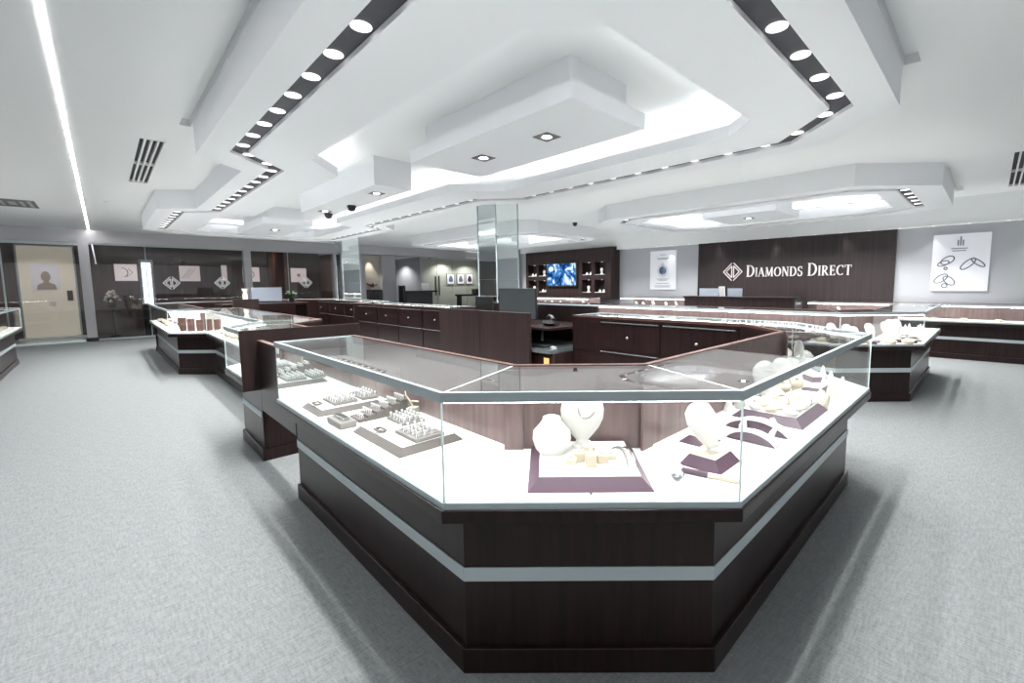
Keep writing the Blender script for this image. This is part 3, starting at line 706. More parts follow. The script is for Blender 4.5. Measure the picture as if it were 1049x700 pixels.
showcase('wall showcase under the tall poster with the dark blue stone', pG, depth=.75, top=1.05)
pH = [(9.9, 12.4), (9.9, 8.2)]
showcase('glass showcase full of small pieces below the television wall', pH, depth=.6, top=1.05)
pF = [(-1.16, 7.6), (-1.16, 13.4), (-1.75, 14.0), (-3.2, 14.0)]
showcase('glass showcase across the aisle, in front of the beige glass door', pF, depth=.55)

# gate, pier and staff desks ---------------------------------------------------
p = thing('wooden_gate', 'dark wood flip up gate between the nearest showcase and the tall side panel', 'gate', (.9, 3.8, .64))
MB().box(.872, .905, 3.30, 4.215, .43, 1.005).build('front_panel', M['wood'], p, bevel=.003)
MB().box(.868, .909, 3.30, 4.215, 1.005, 1.018).build('gate_top', M['rim'], p)
for y in (3.34, 4.14): MB().box(.905, .93, y, y + .05, .50, .60).build('hinge', M['steel'], p)
p = thing('side_partition', 'tall dark brown wood panel closing the end of the left showcase', 'panel', (1.2, 4.25, 0))
MB().box(.752, 1.72, 4.238, 4.260, .60, 1.10).build('upper_panel', M['woodp'], p)
MB().box(.872, 1.72, 4.22, 4.260, .10, .60).build('lower_panel', M['wood'], p)
MB().box(.852, 1.72, 4.20, 4.260, 0, .10).build('plinth', M['wood'], p)

desk = thing('staff_desk', 'staff computer desk with tall dark wood screens inside the island', 'desk', (3.9, 4.6, 0))
MB().box(3.50, 3.54, 3.78, 5.72, 0, 1.12).build('screen_panel', M['woodp'], desk, bevel=.003)
MB().box(3.495, 3.50, 4.742, 4.748, 0, 1.12).build('panel_joint', M['black'], desk)
MB().box(3.54, 4.40, 5.68, 5.72, 0, 1.12).build('end_panel', M['woodp'], desk)
MB().box(3.55, 4.40, 3.50, 5.68, .93, .955).build('shelf', M['wood'], desk)
MB().box(3.55, 4.40, 3.50, 5.68, .66, .70).build('desk_top', M['screen'], desk)
MB().box(4.38, 4.42, 3.47, 5.9, 0, 1.17).build('back_panel', M['woodp'], desk)
MB().box(3.60, 4.40, 3.47, 3.50, 0, .66).build('end_panel', M['woodp'], desk)
MB().box(3.606, 4.37, 3.505, 3.95, .0, .655).build('drawer_unit', M['wood'], desk)

def monitor(x, y, z, w_, h, rot, label, m='screen', body='black', tilt=.0):
    p = thing('computer_monitor', label, 'monitor', (x, y, z))
    T = Matrix.Rotation(tilt, 4, 'X')
    MB().obox((x, y, z + .03), w_, .035, h, rot, T).build('housing', M[body], p, bevel=.006)
    dx, dy = math.sin(rot), -math.cos(rot)
    MB().obox((x + dx * .0185, y + dy * .0185, z + .04), w_ - .03, .004, h - .02, rot, T).build('screen', M[m], p)
    MB().obox((x - dx * .04, y - dy * .04, z + .012), .05, .03, .22, rot).build('stand_neck', M[body], p)
    MB().obox((x - dx * .04, y - dy * .04, z), .24, .18, .014, rot).build('stand_foot', M[body], p)
# orientation: front (screen) faces local -y; rot -pi/2 faces -x
monitor(3.98, 4.52, .955, .68, .42, -PI / 2 + .12, 'large dark grey computer monitor on the staff desk in the middle of the island')
monitor(3.95, 5.22, .955, .30, .30, -PI / 2 + .3, 'black backed monitor beside the large grey one on the staff desk', 'black')
monitor(2.95, 12.9, 1.06, .80, .36, -PI / 4, 'pale blue grey computer monitor at the far left of the island', 'screenb')
p = thing('computer_keyboard', 'black keyboard lying on the staff desk below the large monitor', 'keyboard', (3.75, 3.95, .70))
MB().obox((3.75, 3.95, .70), .16, .46, .018, 0).build('keyboard_base', M['black'], p, bevel=.004)
kb = MB()
for i in range(5):
    for j in range(14): kb.obox((3.69 + i * .03, 3.75 + j * .031, .718), .024, .025, .006)
kb.build('keys', M['screen'], p)
tag(MB().loft([(0, .03, .05, 0), (.02, .03, .05, 0), (.032, .018, .03, 0)], (3.70, 3.58, .70)).build('computer_mouse', M['band'], None, True), 'pale computer mouse on the staff desk beside the keyboard', 'mouse')
p = thing('desk_phone', 'black desk phone with a coiled cord beside the large monitor', 'phone', (3.8, 3.72, .955))
MB().obox((3.82, 3.74, .955), .18, .16, .05, .3, Matrix.Rotation(.3, 4, 'Y')).build('phone_base', M['black'], p, bevel=.006)
MB().tube([(3.78, 3.66, 1.03), (3.80, 3.70, 1.07), (3.86, 3.80, 1.07), (3.88, 3.84, 1.04)], [.028, .02, .02, .028], 8).build('handset', M['black'], p, True)
MB().tube([(3.60 + .012 * math.cos(i * 1.3), 3.66 + .012 * math.sin(i * 1.3), 1.0 - i * .004 - .10 * math.sin(i / 40 * PI)) for i in range(40)], .004, 5).build('cord', M['black'], p)
tag(MB().box(3.60, 3.606, 3.56, 3.64, .52, .60).build('switch_plate', M['amber'], None), 'small amber lit plate under the staff desk', 'switch')

p = thing('staff_desk', 'dark staff desk with a raised end panel at the far left of the island', 'desk', (2.6, 12.3, 0))
MB().box(1.9, 3.7, 12.2, 13.2, 1.02, 1.06).build('desk_top', M['wood'], p)
MB().box(2.05, 2.55, 11.9, 12.0, 0, 1.18).build('end_panel', M['woodp'], p)
MB().box(1.9, 1.95, 12.2, 13.2, 0, 1.02).build('side_panel', M['wood'], p); MB().box(3.65, 3.7, 12.2, 13.2, 0, 1.02).build('side_panel', M['wood'], p)
p = thing('potted_flower', 'small dark plant with pale buds beside the far left monitor', 'plant', (3.7, 13.0, 1.06))
MB().loft([(0, .05, .05, 0), (.10, .07, .07, 0)], (3.5, 12.9, 1.06)).build('pot', M['black'], p, True)
lf = MB()
for i in range(12):
    a = i * .9; lf.tube([(3.5, 12.9, 1.14), (3.5 + .10 * math.cos(a), 12.9 + .1 * math.sin(a), 1.28), (3.5 + .16 * math.cos(a), 12.9 + .16 * math.sin(a), 1.24 + .06 * (i % 3))], [.01, .03, .005], 5)
lf.build('leaves', M['leaf'], p)
tag(MB().loft([(0, .05, .03, 0), (.10, .05, .03, 0), (.16, .03, .02, 0), (.24, .07, .02, 0)], (2.3, 11.95, 1.18)).build('ribbon_bow', M['petal'], None, True), 'small white bow ornament on the raised desk end panel at the far left', 'ornament')

# consultation desk in front of the sign wall
p = thing('service_desk', 'dark wood service desk standing before the lettered wall', 'desk', (10.8, 4.3, 0))
MB().box(10.5, 11.05, 2.98, 5.5, 0, 1.10).build('body', M['woodp'], p)
MB().box(10.46, 11.05, 2.96, 5.52, 1.10, 1.13).build('desk_top', M['woodp'], p, bevel=.004)
MB().box(10.49, 11.0, 2.94, 2.98, 0, 1.10).build('side_panel', M['black'], p)
monitor(10.78, 4.98, 1.08, .50, .22, -PI / 2 + .2, 'small computer monitor on the service desk, left of the white card', 'screenb')
monitor(10.78, 4.33, 1.08, .42, .22, -PI / 2 - .2, 'small computer monitor on the service desk, right of the white card', 'screenb')
tag(MB().obox((10.72, 4.62, 1.13), .02, .14, .24, .0, Matrix.Rotation(-.2, 4, 'Y')).build('price_card', M['paper'], None), 'white card propped between the two small monitors on the service desk', 'card')

# ------------------------------------------------------------------ goods on the decks
DK = .7125
# one ring (band + stone), linked copies in pads
rm = MB(); rm.tube([(.0095 * math.cos(t), 0, .0095 + .0095 * math.sin(t)) for t in [i * PI / 7 for i in range(14)]], .0016, 5, closed=True)
rm.loft([(.018, .003, .003, 0), (.023, .0068, .0068, 0), (.027, .005, .005, 0)], seg=6)
ring0 = rm.build('finger_ring', M['ringm'], None, True)
used = [False]
def ring(x, y, z, rot, label, group, sc=1.0):
    o = ring0 if not used[0] else ring0.copy()
    if used[0]: COL.objects.link(o)
    used[0] = True
    o.location = (x, y, z); o.rotation_euler = (0, 0, rot); o.scale = (sc,) * 3
    tag(o, label, 'ring', group)
def tray_board(x0, x1, y0, y1, h, label, z=DK, m='taupe', top='white', inset=.03, group=None):
    p = thing('display_tray', label, 'display tray', ((x0 + x1) / 2, (y0 + y1) / 2, z), group)
    b = MB(); bt = [(x0, y0), (x1, y0), (x1, y1), (x0, y1)]; tp_ = [(x0 + inset, y0 + inset), (x1 - inset, y0 + inset), (x1 - inset, y1 - inset), (x0 + inset, y1 - inset)]
    b.add([(*q, z) for q in bt] + [(*q, z + h) for q in tp_], [(3, 2, 1, 0), (4, 5, 6, 7)] + [(i, (i + 1) % 4, 4 + (i + 1) % 4, 4 + i) for i in range(4)])
    b.build('tray_base', M[m], p, bevel=.0015)
    MB().prism([(a, b_) for a, b_ in tp_], z + h, z + h + .002).build('top_pad', M[top], p)
    return p
def ring_pad(x0, x1, y0, y1, z, nx, ny, where, h=.018, m='taupe2', rise=.0):
    p = thing('ring_pad', 'taupe ring pad ' + where, 'ring pad', ((x0 + x1) / 2, (y0 + y1) / 2, z))
    b = MB(); q = [(x0, y0), (x1, y0), (x1, y1), (x0, y1)]; hh = [h, h + rise, h + rise, h]
    b.add([(*a, z) for a in q] + [(*q[i], z + hh[i]) for i in range(4)], [(3, 2, 1, 0), (4, 5, 6, 7)] + [(i, (i + 1) % 4, 4 + (i + 1) % 4, 4 + i) for i in range(4)])
    b.build('pad_body', M[m], p, bevel=.003)
    s = MB()
    for j in range(ny):
        yy = y0 + (y1 - y0) * (j + .5) / ny
        s.obox(((x0 + x1) / 2, yy, z + h - .001), x1 - x0 - .02, .004, .003 + rise / 2)
    s.build('pad_grooves', M['taupe'], p)
    for i in range(nx):
        for j in range(ny):
            fx = (i + .5) / nx; ring(x0 + (x1 - x0) * fx, y0 + (y1 - y0) * (j + .5) / ny, z + h + rise * fx - .004, PI / 4 + random.uniform(-.2, .2), 'silver ring in the pad ' + where, 'rings in the pad ' + where, 1.15)
tray_board(.815, 1.20, 2.64, 2.95, .030, 'taupe edged white tray farthest along the left wing, next to the mirror end')
ring_pad(.925, 1.065, 2.70, 2.90, DK + .032, 4, 5, 'left on the farther white tray')
ring_pad(1.095, 1.195, 2.70, 2.92, DK + .032, 3, 5, 'against the back on the farther white tray')
tray_board(.850, 1.18, 1.745, 2.25, .032, 'large taupe edged white tray nearest the front left glass corner')
ring_pad(.945, 1.095, 1.775, 1.975, DK + .034, 4, 5, 'on the large white tray near the front corner')
ring_pad(1.02, 1.145, 2.04, 2.22, DK + .034, 4, 5, 'at the back of the large white tray', .014)
def buckle(x, y, z, rot, label):
    p = thing('bracelet_clasp', label, 'bracelet', (x, y, z))
    T = Matrix.Rotation(rot, 4, 'Z')
    pts = [(-.035, -.016), (.02, -.018), (.036, 0), (.02, .018), (-.035, .016)]
    pts = [(x + q[0] * math.cos(rot) - q[1] * math.sin(rot), y + q[0] * math.sin(rot) + q[1] * math.cos(rot), z + .012) for q in pts]
    MB().tube(pts, .006, 6, closed=True).build('clasp_frame', M['taupe'], p)
    MB().obox((x, y, z), .045, .018, .006, rot).build('clasp_plate', M['silver'], p)
buckle(.862, 2.80, DK + .032, -PI / 2, 'small grey buckle shaped bracelet clasp on the farther white tray')
buckle(.905, 2.04, DK + .034, -PI / 2, 'small grey buckle shaped bracelet clasp on the large white tray')
# wedge with a watch
p = thing('watch_stand', 'low taupe wedge block holding a wide silver cuff at the front edge', 'watch stand', (.86, 2.41, DK))
MB().prism([(.815, 2.32), (.905, 2.32), (.905, 2.51), (.815, 2.51)], DK, DK + .035).build('stand_block', M['taupe2'], p, bevel=.006)
tag(MB().obox((.86, 2.415, DK + .036), .04, .14, .014, 0).build('silver_cuff', M['silver'], None, bevel=.006), 'wide silver cuff lying on the low taupe wedge block', 'cuff')
# stepped ramp with rings
p = thing('ring_ramp', 'long stepped grey ring ramp rising towards the back of the left wing', 'ring stand', (1.08, 2.43, DK))
r_ = MB(); n = 6
for i in range(n):
    x0 = .935 + i * .048; r_.box(x0, x0 + .048, 2.37, 2.50, DK, DK + .018 + i * .012)
r_.build('ramp_body', M['taupe'], p, bevel=.004)
for i in range(n):
    for j in range(5):
        ring(.96 + i * .048, 2.388 + j * .024, DK + .014 + i * .012, PI / 4, 'silver ring on the long stepped grey ring ramp', 'rings on the stepped ramp', 1.1)
# Y shaped stand
p = thing('necklace_fork', 'slim cream wishbone stand on a small sage block behind the ring pads', 'jewellery stand', (1.215, 2.30, DK))
MB().obox((1.215, 2.30, DK), .05, .05, .045, .5).build('stand_block', mat('sage_block', (.45, .45, .36), .7), p)
MB().tube([(1.215, 2.30, DK + .045), (1.205, 2.315, DK + .08), (1.195, 2.34, DK + .11), (1.20, 2.36, DK + .14)], .004, 6).tube([(1.205, 2.315, DK + .08), (1.21, 2.275, DK + .085), (1.225, 2.25, DK + .085)], .004, 6).build('wishbone', M['cream'], p)

# centre group on the burgundy plinth, turned to face the front
def frame_base(cx, cy, w_, d_, h, rot, inset, label, m='burg', top='white'):
    p = thing('display_plinth', label, 'display plinth', (cx, cy, DK))
    def R_(u, v): return (cx + u * math.cos(rot) - v * math.sin(rot), cy + u * math.sin(rot) + v * math.cos(rot))
    bt = [R_(-w_ / 2, -d_ / 2), R_(w_ / 2, -d_ / 2), R_(w_ / 2, d_ / 2), R_(-w_ / 2, d_ / 2)]; i_ = inset
    tp_ = [R_(-w_ / 2 + i_, -d_ / 2 + i_), R_(w_ / 2 - i_, -d_ / 2 + i_), R_(w_ / 2 - i_, d_ / 2 - i_), R_(-w_ / 2 + i_, d_ / 2 - i_)]
    MB().add([(*q, DK) for q in bt] + [(*q, DK + h) for q in tp_], [(3, 2, 1, 0), (4, 5, 6, 7)] + [(i, (i + 1) % 4, 4 + (i + 1) % 4, 4 + i) for i in range(4)]).build('plinth_base', M[m], p)
    MB().prism(tp_, DK + h, DK + h + .002).build('top_pad', M[top], p)
    return p, R_
F = -PI / 4      # local +x runs to the right in the photo, local +y away from the camera
pl, RR = frame_base(1.335, 1.115, .455, .445, .040, F, .042, 'wide burgundy edged display plinth in the centre of the nearest showcase')
ZT = DK + .042
def at(u, v): return RR(u, v)
x, y = at(-.135, .05)
tag(MB().loft([(0, .050, .035, 0), (.02, .068, .045, 0), (.06, .080, .052, 0), (.095, .076, .046, .005), (.12, .052, .036, .01), (.135, .040, .03, .012), (.15, .036, .027, .014), (.156, .02, .016, .014)], (x, y, ZT), F).build('necklace_bust', M['pearl'], None, True), 'low rounded white necklace bust on the left of the wide burgundy plinth', 'display bust')
x, y = at(-.005, .105)
p = thing('necklace_bust', 'tall egg shaped white necklace bust in the centre of the wide burgundy plinth', 'display bust', (x, y, ZT))
MB().loft([(.03, .020, .014, 0), (.055, .042, .02, 0), (.09, .070, .028, -.004), (.13, .088, .034, -.008), (.17, .092, .034, -.010), (.205, .084, .030, -.010), (.23, .064, .026, -.006), (.243, .035, .018, 0)], (x, y, ZT), F).build('bust_form', M['pearl'], p, True)
MB().loft([(0, .045, .035, 0), (.015, .045, .035, 0), (.02, .03, .02, 0), (.05, .022, .016, 0)], (x, y, ZT), F).build('foot', M['pearl'], p, True)
MB().tube([(x + .05 * math.cos(F + t), y + .05 * math.sin(F + t) * .6 - .03, ZT + .195 - .05 * math.sin(-t)) for t in [-PI + i * PI / 10 for i in range(11)]], .0025, 5).build('necklace', M['silver'], p)
for i, (u, v, h) in enumerate(((-.062, -.055, .022), (-.030, -.03, .036), (.012, -.085, .050), (.012, -.03, .062), (.062, -.05, .034), (.10, -.012, .020))):
    x, y = at(u, v)
    lb = ['lowest cream ring block at the left of the block cluster', 'cream ring block second from the left in the block cluster', 'front cream ring block of the block cluster', 'tall rear cream ring block in the middle of the cluster', 'cream ring block right of the front block', 'flat cream ring block at the right end of the cluster'][i]
    p = thing('ring_block', lb, 'ring block', (x, y, ZT))
    MB().obox((x, y, ZT), .042, .042, h, F).build('block', M['cream'], p, bevel=.003)
    MB().obox((x, y, ZT + h), .016, .004, .001, F).build('slit', M['taupe'], p)
    ring(x, y, ZT + h - .006, F, 'silver ring on the ' + lb, None, .9)
for i, (u0, v0, u1, v1, lb) in enumerate(((.115, .075, .150, -.12, 'left of the two slim curved metal bangles on the wide burgundy plinth'), (.140, .07, .178, -.12, 'right of the two slim curved metal bangles on the wide burgundy plinth'))):
    pts = []
    for k in range(11):
        t = k / 10; x, y = at(u0 + (u1 - u0) * t + .012 * math.sin(t * PI), v0 + (v1 - v0) * t); pts.append((x, y, ZT + .006 + .034 * math.sin(t * PI)))
    tag(MB().tube(pts, [.002, .004, .005, .006, .007, .007, .006, .006, .005, .004, .002], 6).build('bangle', M['silver'] if i else M['taupe2'], None, True), lb, 'bangle')
tag(MB().cyl((1.17, .952, DK), .005, .004, 8).build('screw_cap', M['black'], None), 'tiny dark stud on the white deck in front of the wide burgundy plinth', 'stud')
# white slip standing in for a pale reflection in the top glass
tag(MB().obox((1.70, .90, DK), .16, .10, .003, 0).build('reflection_slip', M['paper'], None), 'white slip standing in for a glass reflection, right of the wide burgundy plinth', 'paper')

# right wing
def lean_bust(x, y, z, rot, tx, ty, h, label, w_=.07, m='pearl'):
    p = thing('necklace_bust', label, 'display bust', (x, y, z))
    T = Matrix.Rotation(ty, 4, 'Y') @ Matrix.Rotation(tx, 4, 'X')
    MB().loft([(0, w_ * .35, .015, 0), (h * .15, w_ * .45, .02, 0), (h * .4, w_ * .8, .026, 0), (h * .68, w_, .03, 0), (h * .88, w_ * .85, .026, 0), (h * .97, w_ * .5, .02, 0), (h, w_ * .25, .012, 0)], (x, y, z), rot, T, 20, .8).build('bust_form', M[m], p, True)
    MB().loft([(0, w_ * .5, .03, 0), (.012, w_ * .5, .03, 0), (.02, w_ * .3, .02, 0)], (x, y, z), rot).build('foot', M[m], p, True)
    return p
pl1, R1 = frame_base(1.725, .775, .205, .17, .045, 0, .03, 'small burgundy display plinth under the leaning white bust', top='cream')
lean_bust(1.745, .765, DK + .047, F, .05, -.42, .225, 'tall white necklace bust leaning left on a small burgundy plinth', .062)
pl2, R2 = frame_base(1.935, .92, .15, .14, .032, 0, .035, 'smallest burgundy display plinth behind the leaning bust', top='cream')
# crystal
p = tag(MB().loft([(0, .008, .008, 0), (.014, .024, .024, 0), (.022, .028, .028, 0), (.032, .026, .026, 0), (.044, .014, .014, 0)], (1.484, .792, DK), .4, None, 8).build('crystal_gem', M['crystal']), 'large clear cut crystal gem lying on the white deck', 'crystal')
p = thing('bracelet_bar', 'slim burgundy and cream bracelet bar lying in front of the leaning bust', 'bracelet stand', (1.58, .71, DK))
a_ = math.atan2(.612 - .809, 1.613 - 1.561)
MB().obox((1.572, .765, DK), .10, .022, .018, a_).build('burgundy_half', M['burg'], p, bevel=.004)
MB().obox((1.600, .665, DK), .115, .024, .016, a_).build('cream_half', M['cream'], p, bevel=.004)
def arch(x, y, l, w_, h, rot, label, m='burg'):
    p = thing('bracelet_arch', label, 'bracelet stand', (x, y, DK))
    n = 12; vs = []; mt = Matrix.Translation((x, y, DK)) @ Matrix.Rotation(rot, 4, 'Z')
    b = MB()
    prof = [(-l / 2 + l * k / n, h * math.sin(PI * k / n) ** .7 if 0 < k < n else 0.0) for k in range(n + 1)]
    poly = [mt @ Vector((u, -w_ / 2, v + .002)) for u, v in prof]; poly2 = [mt @ Vector((u, w_ / 2, v + .002)) for u, v in prof]
    k = len(poly); b.add(poly + poly2, [tuple(range(k)), tuple(range(k, 2 * k))[::-1]] + [(i, (i + 1) % k, k + (i + 1) % k, k + i) for i in range(k)])
    b.build('arch_body', M[m], p)
    t = MB().add([v + Vector((0, 0, .001)) for v in poly] + [v + Vector((0, 0, .001)) for v in poly2] + [v + Vector((0, 0, .005)) for v in poly] + [v + Vector((0, 0, .005)) for v in poly2],
                 [f for i in range(k - 1) for f in ((i, i + 1, k + i + 1, k + i), (2 * k + i, 3 * k + i, 3 * k + i + 1, 2 * k + i + 1), (i, 2 * k + i, 2 * k + i + 1, i + 1), (k + i, k + i + 1, 3 * k + i + 1, 3 * k + i))])
    t.build('top_strip', M['pearl'], p)
    return mt
arch(2.10, .745, .22, .06, .045, PI / 2, 'low burgundy arch ramp nearest the front right glass corner')
arch(2.27, .78, .30, .07, .055, PI / 2, 'longer burgundy arch ramp behind the nearest arch in the right wing')
for i, (x, y) in enumerate(((2.19, .70), (2.20, .83), (2.35, .72))):
    tag(MB().loft([(0, .016, .010, 0), (.03, .02, .012, 0), (.06, .012, .008, 0)], (x, y, DK), .6 + i, Matrix.Rotation(.5, 4, 'X')).build('earring_stand', M['pearl'], None, True), ['small white earring stand between the two burgundy arches, nearer the front glass', 'small white earring stand between the two burgundy arches, nearer the back', 'small white earring stand beside the long burgundy plinth edge'][i], 'earring stand')
bb, RB_ = frame_base(2.68, .80, .50, .36, .042, 0, .045, 'large burgundy edged plinth crowded with cream pillows in the right wing')
k = 0
for i in range(5):
    for j in range(3):
        x, y = 2.50 + i * .09, .70 + j * .09; s = random.uniform(.8, 1.15)
        p = MB().loft([(0, .022 * s, .030 * s, 0), (.012, .034 * s, .04 * s, 0), (.028 * s, .034 * s, .04 * s, 0), (.042 * s, .018 * s, .022 * s, 0)], (x, y, DK + .044), random.uniform(-.5, .5), Matrix.Rotation(random.uniform(-.3, .3), 4, 'X'), 14, .7)
        tag(p.build('watch_pillow', M['cream'] if (i + j) % 2 else M['pearl'], None, True), 'small rounded cream pillow on the large burgundy plinth', 'display pillow', 'cream pillows on the large burgundy plinth')
        if (i + j) % 3 == 0:
            tag(MB().tube([(x + .03 * math.cos(t) * .5, y + .035 * math.cos(t), DK + .075 + .028 * math.sin(t)) for t in [q * PI / 8 for q in range(16)]], .004, 5, closed=True).build('bracelet', M['gold'] if j == 1 else M['silver'], None), 'small metal bracelet looped over a cream pillow', 'bracelet', 'bracelets on the cream pillows')
lean_bust(2.84, .93, DK, F, .1, -.15, .27, 'white fan shaped bust leaning back behind the large burgundy plinth', .075)
frame_base(3.12, .80, .20, .18, .035, 0, .03, 'medium burgundy plinth in the middle of the right wing', top='pearl')
frame_base(3.40, .80, .22, .16, .035, 0, .03, 'burgundy plinth beside the two watch rolls in the right wing', top='pearl')
frame_base(3.78, .90, .18, .16, .035, PI / 4, .03, 'burgundy plinth in the far right glass corner', top='pearl')
for i, (x, y, mm) in enumerate(((3.10, .93, 'gold'), (3.28, .90, 'burg'))):
    p = thing('watch_roll', ['cream watch roll carrying a gold watch in the right wing', 'cream watch roll carrying a dark watch in the right wing'][i], 'watch stand', (x, y, DK))
    MB().tube([(x - .03, y + .03, DK + .06), (x + .03, y - .03, DK + .06)], .038, 16).build('roll', M['cream'], p, True)
    MB().obox((x, y, DK), .03, .05, .05, PI / 4).build('stand', M['cream'], p)
    MB().tube([(x - .012, y - .012, DK + .075), (x - .020, y - .02, DK + .078)], .018, 14).build('watch_face', M[mm], p)
tag(MB().loft([(0, .045, .045, 0), (.008, .055, .055, 0), (.014, .05, .05, 0), (.015, .02, .02, 0), (.04, .006, .006, 0)], (3.60, .70, DK)).build('ring_dish', M['pearl'], None, True), 'round white ring dish with a small cone at the right end of the deck', 'ring dish')
for i, (x, y) in enumerate(((2.98, .66), (3.05, .70), (3.28, .68), (3.34, .95), (3.50, .93), (2.62, 1.0), (2.98, .98))):
    lb = ['nearest the front glass past the large plinth', 'just behind the nearest one past the large plinth', 'in front of the middle plinth', 'behind the middle plinth', 'behind the plinth with the watch rolls', 'against the back panel behind the cream pillows', 'against the back panel beside the fan bust'][i]
    tag(MB().loft([(0, .03, .02, 0), (.02, .035, .022, 0), (.06, .028, .018, .005), (.085, .012, .01, .008)], (x, y, DK), i * .9, Matrix.Rotation(.35, 4, 'X'), 14, .8).build('earring_stand', M['pearl'] if i % 2 else M['cream'], None, True), 'small curved earring stand ' + lb, 'earring stand')
# tall hand-like stand at the inner corner and pieces in the rear wing
p = thing('bracelet_tower', 'tall twisted white bracelet tower in the rear right corner of the nearest showcase', 'bracelet stand', (3.62, .98, DK))
MB().loft([(0, .05, .04, 0), (.02, .04, .03, 0), (.08, .028, .02, 0), (.14, .04, .026, .01), (.20, .03, .02, 0), (.26, .036, .024, -.01), (.31, .02, .014, 0)], (3.62, .98, DK), F, None, 16, .7).build('tower_form', M['pearl'], p, True)
tag(MB().tube([(3.60 + .035 * math.cos(t), .97 + .03 * math.sin(t), DK + .20) for t in [q * PI / 8 for q in range(16)]], .005, 5, closed=True).build('bracelet', M['silver'], None), 'silver bracelet around the tall twisted white tower', 'bracelet')
rw = [(4.10, 1.45), (4.25, 1.52), (4.14, 1.72), (4.28, 1.85), (4.10, 2.05), (4.25, 2.2), (4.12, 2.5), (4.26, 2.7), (4.14, 3.0), (4.27, 3.15)]
for i, (x, y) in enumerate(rw):
    m_ = MB()
    if i % 2: m_.loft([(0, .05, .03, 0), (.03, .05, .03, 0), (.14, .07, .028, .01), (.22, .05, .02, .02), (.25, .02, .01, .02)], (x, y, DK), PI / 2, None, 14, .8)
    else: m_.loft([(0, .07, .05, 0), (.05, .06, .04, 0), (.07, .03, .02, 0)], (x, y, DK), .6, None, 14, .6)
    tag(m_.build('necklace_bust' if i % 2 else 'display_pillow', M['pearl'] if i % 2 else M['cream'], None, True), ('white necklace bust in the rear wing of the nearest showcase' if i % 2 else 'cream display pillow in the rear wing of the nearest showcase'), 'display bust' if i % 2 else 'display pillow', 'busts in the rear wing' if i % 2 else 'pillows in the rear wing')
frame_base(4.20, 2.35, .20, .20, .03, 0, .03, 'burgundy plinth in the rear wing of the nearest showcase', top='pearl')

# scattered goods in the other showcases ------------------------------------------------
protos = {}
def proto(kind):
    if kind == 'bust': return MB().loft([(0, .05, .03, 0), (.02, .05, .03, 0), (.05, .03, .02, .01), (.12, .058, .022, .035), (.17, .062, .022, .055), (.20, .045, .018, .068), (.215, .02, .01, .072)], seg=14), 'pearl', 'necklace_bust', 'display bust', 'white necklace bust'
    if kind == 'ramp': return MB().box(-.09, .09, -.06, .06, 0, .02).box(-.09, .09, 0, .06, .02, .05), 'taupe2', 'ring_ramp', 'ring stand', 'stepped grey ring ramp'
    if kind == 'pad': return MB().loft([(0, .05, .05, 0), (.03, .06, .06, 0), (.05, .035, .035, 0)], seg=12, pw=.6), 'cream', 'display_pillow', 'display pillow', 'small cream display pillow'
    if kind == 'cone': return MB().loft([(0, .03, .03, 0), (.02, .028, .028, 0), (.10, .006, .006, 0)], seg=12), 'pearl', 'ring_cone', 'ring stand', 'slim white ring cone'
    if kind == 'riser': return MB().box(-.03, .03, -.03, .03, 0, .17), 'rim', 'display_riser', 'display riser', 'upright brown wooden riser'
    if kind == 'tray': return MB().box(-.13, .13, -.10, .10, 0, .03), 'burg', 'display_tray', 'display tray', 'flat burgundy display tray'
def goods(kind, spots, where, z=DK, rot=0, sc=1.0):
    if kind not in protos: protos[kind] = (None, proto(kind))
    first, (mb, m_, nm, cat, lb) = protos[kind]
    for (x, y) in spots:
        if first is None: first = mb.build(nm, M[m_], None, kind != 'tray' and kind != 'riser' and kind != 'ramp'); o = first; protos[kind] = (first, protos[kind][1])
        else: o = first.copy(); COL.objects.link(o)
        o.location = (x, y, z); o.rotation_euler = (0, 0, rot + random.uniform(-.25, .25)); o.scale = (sc * random.uniform(.9, 1.1),) * 3
        tag(o, lb + ' ' + where, cat, nm.replace('_', ' ') + 's ' + where)
def scat(x0, x1, y0, y1, nx, ny, j=.02):
    return [(x0 + (x1 - x0) * (i + .5) / nx + random.uniform(-j, j), y0 + (y1 - y0) * (k + .5) / ny + random.uniform(-j, j)) for i in range(nx) for k in range(ny)]
WN = 'at the back of the right wing of the nearest showcase'
goods('bust', [(3.00, .95), (3.22, .95), (3.43, .95), (3.86, .97), (4.00, 1.16)], WN, rot=F)
goods('cone', [(2.50, .66 + .36), (3.10, .64), (3.46, .66), (3.52, .78), (3.70, .78), (3.92, .88)], WN)
WL = 'inside the long showcase beyond the gate'
goods('riser', [(.93 + .105 * k, 9.70 - .11 * k) for k in range(5)], WL, rot=F, sc=1.25)
goods('pad', scat(.80, 1.2, 11.2, 13.4, 2, 8), WL); goods('cone', scat(.80, 1.15, 9.6, 11.0, 2, 7), WL)
goods('tray', scat(.95, 1.0, 11.3, 13.3, 1, 5, .01), WL, DK); goods('bust', scat(1.05, 1.15, 11.1, 13.3, 1, 6), WL)
goods('pad', scat(1.25, 1.6, 5.6, 9.0, 2, 12), WL); goods('ramp', scat(.90, 1.15, 4.4, 4.95, 1, 2), WL); goods('bust', scat(1.45, 1.6, 6.0, 9.0, 1, 8), WL)
WR = 'inside the island showcase before the lettered wall'
goods('bust', [(6.75, .82), (6.88, .80), (7.02, .88), (6.62, .98), (7.2, .80), (6.45, 1.35), (6.42, 1.12), (6.55, 1.22), (7.45, .90), (7.7, .85)], WR, rot=F, sc=1.0); goods('tray', [(7.35, .78), (6.55, 1.0), (6.95, .70), (6.3, 1.7), (6.3, 2.6), (6.3, 3.5)], WR)
